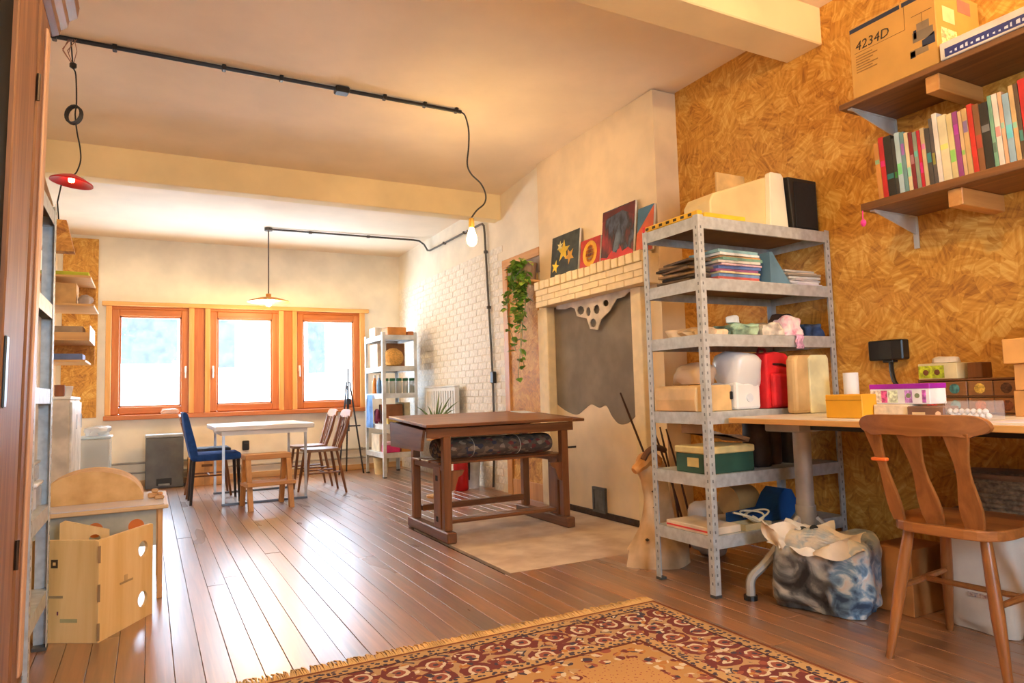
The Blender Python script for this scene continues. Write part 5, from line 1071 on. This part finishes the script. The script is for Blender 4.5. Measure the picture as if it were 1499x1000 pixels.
for k in range(5):
    t = thing('glass_jar', 'green-lidded glass jar holding %s contents on the corner rack' % ['tan', 'cream', 'russet', 'white', 'olive brown'][k], 'jar', (2.60+k*.085, 8.25, z+.001), 0, 'green-lidded jars on the corner rack')
    MB().lathe([(.032, 0), (.036, .01), (.036, .13), (.03, .15)], n=14).build('jar_body', clear_mat((200, 206, 196), .55, .1, 'jar_glass'), t, smooth=True); MB().lathe([(.0335, .151), (.036, .153), (.036, .185), (.02, .187)], n=14).build('lid', P((40, 110, 70), .5), t, smooth=True); MB().lathe([(.028, .004), (.03, .09), (.01, .092)], n=12).build('contents', P([(176, 150, 120), (206, 190, 160), (150, 90, 60), (196, 196, 190), (140, 120, 90)][k], .8), t)
for k, (c, nm) in enumerate((((110, 150, 200), 'pale blue'), ((50, 60, 150), 'indigo'), ((230, 140, 50), 'orange'), ((120, 170, 210), 'sky blue'))):
    t = thing('paint_bottle', '%s paint bottle behind the green-lidded jars' % nm, 'bottle', (2.57+(k % 2)*.03, 8.42+k*.1, z+.001)); MB().lathe([(.03, 0), (.034, .01), (.034, .15), (.014, .18), (.014, .2)], n=14).build('bottle_body', P(c, .4), t, smooth=True); MB().lathe([(.016, .2), (.016, .235), (.01, .24)], n=12).build('cap', P((236, 236, 236), .4), t)
z = BZ[3]
small('brown_box', (2.62, 8.32), (2.84, 8.62), z, .24, P((146, 92, 54), .8), 'brown box on the middle shelf of the corner rack', 'box'); small('yellow_tray', (2.60, 8.19), (2.88, 8.30), z, .07, P((206, 172, 90), .6), 'flat mustard tray before the brown box', 'tray'); small('cream_folder', (2.87, 8.35), (2.95, 8.7), z, .26, P((226, 206, 160), .7), 'cream folder standing beside the brown box', 'folder')
one('blue_apron', grid_surf(lambda u, v: (-.008+.018*sin(9*u+2*v)*.5, -.12+.24*u, -.42*v), 14, 10), P((96, 140, 200), .9, var=.2), 'blue cloth hanging off the side of the corner rack', 'cloth', loc=(2.512, 8.64, 1.02), smooth=True)
one('maroon_cloth', blob(.03, .08, .09, .25, 12, 3, .8, 71), P((120, 40, 70), .9), 'maroon cloth bundle on the middle rack shelf', 'cloth', loc=(2.57, 8.52, z+.001), smooth=True)
z = BZ[4]
small('pink_box', (2.57, 8.2), (2.76, 8.36), z, .09, P((206, 40, 110), .5), 'bright pink box on the low shelf of the corner rack', 'box'); small('pink_lid_box', (2.575, 8.205), (2.755, 8.355), z+.091, .04, P((230, 180, 190), .5), 'pale pink box stacked on the bright pink one', 'box'); small('tan_carton', (2.78, 8.2), (2.95, 8.45), z, .16, P((206, 150, 80), .8), 'tan carton beside the pink boxes', 'box'); small('cream_carton', (2.57, 8.45), (2.72, 8.8), z, .22, P((226, 210, 180), .7), 'cream carton at the back of the low shelf', 'box')
bkt = thing('cream_bucket', 'cream bucket on the floor under the corner rack', 'bucket', (2.66, 8.68, 0)); MB().lathe([(.08, 0), (.1, .2), (.104, .21), (.095, .21), (.07, .02)], n=20).build('tub', P((236, 214, 160), .5), bkt, smooth=True); MB().tube([(.1*cos(t), 0, .2+.02*sin(t)) for t in [k*pi/8 for k in range(9)]], .004, 5).build('handle', STL, bkt)

# ================================================================ LEFT SIDE
LRX0, LRX1, LRY0, LRY1 = -.80, -.362, 2.95, 3.50
LZ = (1.83, 1.425, 1.067, .586, .242)
rack('metal_shelving', 'tall galvanised rack of boxes and papers along the left wall', LRX0, LRX1, LRY0, LRY1, 1.86, LZ, GALV, uw=.05)
def lbox(name, x0, x1, y0, y1, z, h, c, label, cat='box', m=None): return small(name, (x0, y0), (x1, y1), z, h, m or P(c, .7), label, cat, None, .004)
lbox('paper_stack', -.7, -.40, 3.0, 3.38, LZ[1], .09, (214, 206, 210), 'stack of lilac grey papers on the left rack', 'paper')
lbox('green_binder', -.7, -.42, 3.0, 3.35, LZ[1]+.092, .06, (110, 130, 110), 'muted green binder on top of the lilac papers', 'binder')
lbox('white_board', -.72, -.42, 3.0, 3.36, LZ[0], .05, (206, 190, 170), 'beige flat box on top of the left rack')
one('cardboard_sheet', MB().plate([(-.4, -.15), (.42, -.12), (.40, .12), (-.4, .18)], t=.008, T=Matrix.Rotation(radians(-8), 4, 'X')), P((216, 176, 116), .8), 'tan cardboard sheet lying across the top of the left rack', 'sheet', loc=(-.52, 3.33, LZ[0]+.078), rot=(0, 0, radians(90)))
for k in range(5): lbox('white_folder', -.68, -.40, 3.02+k*.085, 3.085+k*.085, LZ[2], .30, (232, 228, 222), ['white upright folder with narrow spine, first of the row', 'white upright folder, second of the row', 'ivory upright folder in the middle of the row', 'white upright folder next to the end upright', 'white upright folder touching the end upright'][k], 'folder')
for k in range(5): lbox('white_file', -.68, -.40, 3.02+k*.085, 3.085+k*.085, LZ[3]+.001, .38, [(226, 222, 216), (206, 200, 196), (236, 232, 226), (216, 196, 170), (230, 226, 220)][k], ['white magazine file beside the rack middle post', 'pale grey magazine file on the left rack', 'bright white magazine file on the left rack', 'beige magazine file on the left rack', 'cream white magazine file at the rack end'][k], 'file') if k < 3 else None
t = thing('clear_tub', 'clear plastic tub with white lid at the end of the left rack', 'tub', (-.52, 3.36, LZ[3]+.001)); bx((-.14, -.06, 0), (.13, .11, .09), ch=.008).build('tub_body', clear_mat((224, 224, 230), .5, .15), t); bx((-.145, -.065, .09), (.135, .115, .105), ch=.004).build('lid', P((236, 236, 240), .4), t); bx((-.1, -.04, .004), (.1, .09, .06)).build('contents', patch_mat([(.3, (70, 100, 180)), (.5, (226, 220, 210)), (.7, (220, 190, 90))], 20, .6, vor=True), t)
t = thing('clear_tub', 'small clear tub stacked on the white-lidded tub', 'tub', (-.52, 3.36, LZ[3]+.107)); bx((-.13, -.055, 0), (.12, .105, .07), ch=.008).build('tub_body', clear_mat((224, 220, 216), .5, .15), t); bx((-.135, -.06, .07), (.125, .11, .082), ch=.004).build('lid', P((220, 214, 206), .4), t); bx((-.1, -.04, .004), (.1, .09, .05)).build('contents', patch_mat([(.3, (190, 150, 60)), (.5, (226, 220, 210)), (.7, (196, 90, 90))], 20, .6, vor=True), t)
lbox('green_toy_box', -.7, -.42, 3.05, 3.2, LZ[4], .24, (70, 150, 50), 'green box on the bottom shelf of the left rack')
lbox('tan_board_box', -.7, -.41, 3.215, 3.36, LZ[4], .27, (206, 166, 110), 'tan wooden box on the bottom shelf of the left rack')
lbox('white_crate', -.72, -.42, 3.0, 3.4, 0, .16, (222, 206, 200), 'pale pink crate on the floor under the left rack')
# antique cabinet at the left edge
cab = thing('antique_cabinet', 'tall antique wooden cabinet with dark glazed door and cornice', 'cabinet', (-.62, 1.9, 0))

AW = wood((108, 70, 44), (156, 108, 70), 'Z', rough=.55, name='antique_oak'); AWY = wood((108, 70, 44), (150, 104, 68), 'Y', rough=.4, name='antique_oak')
cx1 = -.368; cy1 = 2.86
bx((-.90, 1.2, .08), (cx1-.03, cy1-.0, 2.36), ch=.006).build('carcass', AW, cab, world=True)
bx((-.90, 1.18, 0), (cx1, cy1+.02, .10), ch=.01).build('plinth', AWY, cab, world=True)
bx((cx1-.029, cy1-.22, .10), (cx1+.0, cy1+.012, 2.36), ch=.006).build('corner_stile', AW, cab, world=True)
bx((cx1-.0, cy1-.13, .14), (cx1+.010, cy1-.06, 2.30), ch=.004).build('moulding', wood((190, 140, 104), (226, 184, 146), 'Z', name='highlight_moulding'), cab, world=True)  # highlight along the moulding is put into its pale wood colour
MB().plate([(0, 0), (.02, .01), (.025, .03), (.045, .045), (.05, .07), (.075, .09), (.08, .13), (-.05, .13), (-.05, 0)], t=1.46, T=frame((cx1, cy1+.06, 2.36), (1, 0, 0), (0, 0, 1), (0, -1, 0))).build('cornice', AWY, cab, world=True)
bx((-.92, 1.12, 2.36), (cx1-.05, cy1+.06, 2.44)).build('cornice_top', AWY, cab, world=True)
dd = MB()
for a, b_ in (((1.70, .14), (1.78, 2.32)), ((2.28, .14), (2.62, 2.32))): dd.box((cx1-.029, a[0], a[1]), (cx1-.004, b_[0], b_[1]), ch=.004)
dor = dd.build('door', AW, cab, world=True)
for z0, z1 in ((.14, .25), (2.22, 2.32)): bx((cx1-.029, 1.78, z0), (cx1-.004, 2.28, z1), ch=.004).build('door_rail', AWY, dor, world=True)
bx((cx1-.026, 1.78, .25), (cx1-.018, 2.28, 2.22)).build('door_glass', P((14, 12, 9), .6, var=.3, vscale=4, spec=.1), dor, world=True)
bx((cx1-.004, 2.29, 1.0), (cx1+.003, 2.33, 1.2), ch=.004).build('escutcheon', P((96, 110, 116), .35, metal=.6), dor, world=True)
bx((cx1-.028, 2.621, .14), (cx1-.02, 2.639, 2.32)).build('gap_shade', P((50, 30, 20), .8), cab, world=True)  # dark strip laid in the gap, its shade put into the colour
for z_ in (.5, 2.0): MB().cyl((cx1+.002, 2.63, z_), (cx1+.002, 2.63, z_+.09), .006, n=8).build('hinge', P((60, 46, 34), .4, metal=.5), cab, world=True)
cab.rotation_euler = (0, radians(1.0), 0)   # leans a little on the uneven floor
# folding plywood playboard
PLY = wood((222, 180, 112), (240, 206, 146), 'Z', rough=.5, scale=.6, name='birch_plywood'); EDGE = P((150, 116, 76), .7)
pa, pb_, pc_ = at(66, 942, Z=0), at(143, 942, Z=0), at(223, 898, Z=0)
pp = thing('plywood_playboard', 'hinged birch plywood playboard with round holes on the floor', 'playboard', (pb_.x, pb_.y, 0))
def panel(a, b_, h, holes, name, back=0):
    u = (b_-a); L = u.length; u.normalize(); nrm = Vector((u.y, -u.x, 0))
    ol = [(0, 0), (L, 0), (L, h*.985), (L-.02, h), (.02, h), (0, h*.985)]
    return MB().plate(ol, [circle(x, z, r, r, 18) for x, z, r in holes], t=.014, T=frame(a, u, (0, 0, 1), -nrm)).build(name, PLY, pp, world=True, bev=.0015), u, nrm, L
LB = (pc_-pb_).length; LA = (pb_-pa).length
pA, uA, nA, _ = panel(pa-(pb_-pa)*.35, pb_, .425, [], 'side_panel')
pB, uB, nB, _ = panel(pb_, pc_, .425, [(LB*.80, .32, .036), (LB*.80, .09, .036)], 'side_panel')
def sticker(base, u, nrm, x0, x1, z0, z1, mat, nm, par):
    MB().plate([(x0, z0), (x1, z0), (x1, z1), (x0, z1)], t=.0012, T=frame(base+nrm*.0005, u, (0, 0, 1), nrm)).build(nm, mat, par, world=True)
A0 = pa
sticker(A0, uA, nA, .02, .05, .31, .345, P((70, 52, 36), .6), 'printed_square', pA); sticker(A0+nA*.0013, uA, nA, .029, .041, .321, .334, P((216, 180, 120), .6), 'printed_square', pA)
sticker(A0, uA, nA, .012, .075, .185, .195, P((176, 150, 110), .6), 'printed_mark', pA); sticker(A0, uA, nA, .05, .056, .115, .13, P((120, 50, 90), .6), 'printed_mark', pA)
sticker(A0, uA, nA, .065, .14, .085, .1, P((190, 180, 130), .6), 'pencil_writing', pA); sticker(pb_, uB, nB, LB*.36, LB*.6, .20, .209, P((170, 140, 96), .6), 'printed_mark', pB); sticker(pb_, uB, nB, LB*.44, LB*.5, .209, .235, P((196, 160, 110), .6), 'printed_mark', pB)
for k in range(3): bx((-.004, -.006, .01+k*.16), (.006, .004, .08+k*.16)).build('finger_joint', EDGE, pp)
q = pa+Vector((.0, .35, 0)); MB().plate([(0, 0), (.2, 0), (.2, .40), (.02, .46), (0, .45)], [circle(.14, .36, .025, n=14)], t=.014, T=frame((-.36, 3.86, 0), (1, 0, 0), (0, 0, 1), (0, -1, 0))).build('side_panel', PLY, pp, world=True)
# child's low table with round cut-outs
kt = thing('childrens_table', 'low plywood childrens table with orange circles on the apron', 'table', (-.30, 4.3, 0))
TG = P((176, 176, 160), .6, name='sage_panel')
bx((-.40, -.31, .455), (.395, .32, .475), ch=.004).build('tabletop', wood((206, 170, 120), (226, 194, 148), 'X', name='pale_birch'), kt)
bx((-.38, -.295, .476), (.375, .30, .479)).build('play_mat', P((206, 206, 222), .6, c2=(226, 214, 214), vscale=4), kt)
bx((-.36, -.275, .27), (.34, -.262, .455)).build('apron', TG, kt)
for x in (.07, .25): MB().cyl((x, -.277, .375), (x, -.275, .375), .036, n=20).build('orange_disc', P((206, 110, 34), .6), kt)
for sx in (-.355, .345):
    for sy in (-.26, .27): bx((sx, sy-.02, 0), (sx+.025, sy+.02, .455), ch=.003).build('leg', PINE, kt)
bx((.35, -.24, .16), (.362, .25, .19)).build('side_rail', PINE, kt)
dm = MB(); pr = [(.245*cos(a), .165*sin(a)) for a in [k*pi/16 for k in range(17)]]
dm.plate(pr, t=.3, T=frame((0, .15, 0), (1, 0, 0), (0, 0, 1), (0, -1, 0)))
one('wicker_dome', dm, P((226, 186, 126), .8, c2=(200, 156, 96), vscale=10, bmp=.4), 'tan half-round dome standing on the childrens table', 'dome', loc=(-.265, 4.40, .48))
for k, (x, y, s) in enumerate(((.03, 4.28, .03), (.055, 4.20, .024))): one('wooden_toy', MB().box((-s, -s*.6, 0), (s, s*.6, s*.9), ch=.006).box((-s*.4, -s*.5, s*.9), (s*.7, s*.5, s*1.6), ch=.006), P((206, 160, 110), .6), ['larger wooden toy block on the childrens table corner', 'smaller wooden toy block on the childrens table corner'][k], 'toy', loc=(x, y, .48))
for k, (x, z_) in enumerate(((.115, .43), (.11, .40))): pass
one('toy_camera', MB().box((-.04, -.03, 0), (.04, .03, .06), ch=.008).cyl((.0, -.05, .03), (.0, -.03, .03), .02, n=12), P((60, 62, 76), .5), 'small dark toy camera beside the dome', 'toy', loc=(-.58, 4.35, .48))
# white cabinet, tubs and shelves towards the far left corner
wc = thing('white_cabinet', 'white waist-high cabinet against the left wall', 'cabinet', (-.74, 6.7, 0)); bx((-.2, -.4, .06), (.2, .45, 1.04), ch=.006).build('carcass', P((222, 214, 200), .5), wc); bx((-.205, -.405, 1.041), (.205, .455, 1.065), ch=.004).build('worktop', P((236, 234, 228), .4), wc); bx((-.18, -.38, 0), (.18, .43, .06)).build('plinth', P((180, 174, 164), .6), wc)
for y0, y1 in ((-.385, .02), (.03, .435)): d = bx((.2, y0, .08), (.215, y1, 1.02), ch=.003).build('door', P((238, 236, 230), .4), wc); bx((.215, y1-.05, .8), (.222, y1-.035, .92)).build('handle', STL, d)
one('brown_mug', MB().lathe([(.03, 0), (.035, .01), (.037, .09), (.03, .09), (.028, .02)], n=16), P((150, 90, 60), .5), 'brown mug on the white cabinet', 'mug', loc=(-.62, 6.42, 1.067), smooth=True)
one('white_pot', MB().lathe([(.04, 0), (.055, .08), (.05, .085), (.04, .02)], n=16), P((232, 228, 224), .5), 'white pot on the white cabinet beside the mug', 'pot', loc=(-.6, 6.62, 1.067), smooth=True)
for k, (z0, h, s) in enumerate(((0, .36, 1), (.365, .33, .94))):
    t = thing('storage_tub', ['large clear storage tub on the floor beside the white cabinet', 'clear storage tub stacked on the large one'][k], 'tub', (-.44, 7.65, z0)); bx((-.13*s, -.2*s, 0), (.13*s, .2*s, h-.02), ch=.015).build('tub_body', clear_mat((220, 222, 218), .6, .2), t); bx((-.14*s, -.21*s, h-.02), (.14*s, .21*s, h), ch=.006).build('lid', P((196, 214, 222), .4), t); bx((-.1*s, -.17*s, .01), (.1*s, .17*s, h*.7)).build('contents', P((214, 206, 192), .8, var=.2, vscale=14), t)
one('plastic_wrap', blob(.11, .12, .045, .3, 10, 3, .8, 81), clear_mat((230, 232, 236), .6, .2), 'crumpled clear plastic wrap on the storage tubs', 'wrap', loc=(-.42, 7.65, .697), smooth=True)
PL = wood((206, 150, 84), (230, 180, 112), 'X', name='pale_shelf_wood')
ws = thing('corner_shelving', 'pale wooden wall shelves with trays in the far left corner', 'shelf', (-.75, 7.9, 1.4))
for z_, x1, lip in ((1.40, -.53, 0), (1.60, -.50, .13), (1.93, -.47, .0), (2.20, -.50, 0)):
    s = bx((-.95, 7.55, z_), (x1, 8.25, z_+.02), ch=.003).build('board', PL, ws, world=True)
    if lip: bx((-.95, 7.55, z_+.02), (x1, 7.562, z_+.02+lip*.45)).build('front_lip', PL, s, world=True); bx((x1-.012, 7.562, z_+.02), (x1, 8.25, z_+.02+lip)).build('side_lip', PL, s, world=True)
for z_ in (1.45, 1.98): bx((-.95, 8.25, z_-.05), (-.5, 8.262, z_+.24)).build('back_board', OSBY, ws, world=True)
lbx = [('tray_box', -.85, -.56, 7.60, 7.9, 1.62, .12, (176, 150, 120), 'taupe box in the lipped tray of the corner shelves'), ('blue_parcel', -.80, -.56, 7.62, 7.95, 1.42, .06, (110, 130, 180), 'blue parcel on the lowest corner shelf'), ('lime_strip', -.93, -.52, 7.6, 7.8, 2.22, .04, (176, 176, 40), 'lime green flat box on the top corner shelf'), ('tan_case', -.9, -.62, 7.62, 7.9, 1.95, .2, (206, 160, 100), 'tan case on the corner shelf under the top one')]
for a in lbx: lbox(*a)
one('grey_rag', blob(.06, .06, .05, .3, 14, 3, .8, 91), P((176, 160, 150), .9), 'grey rag heaped beside the tan case', 'cloth', loc=(-.55, 7.68, 1.951), smooth=True)
one('sill_plastic', blob(.10, .03, .03, .35, 20, 3, .8, 95), clear_mat((236, 200, 180), .5, .2), 'crumpled pinkish plastic on the window sill', 'wrap', loc=(.22, 9.35, .856), smooth=True)
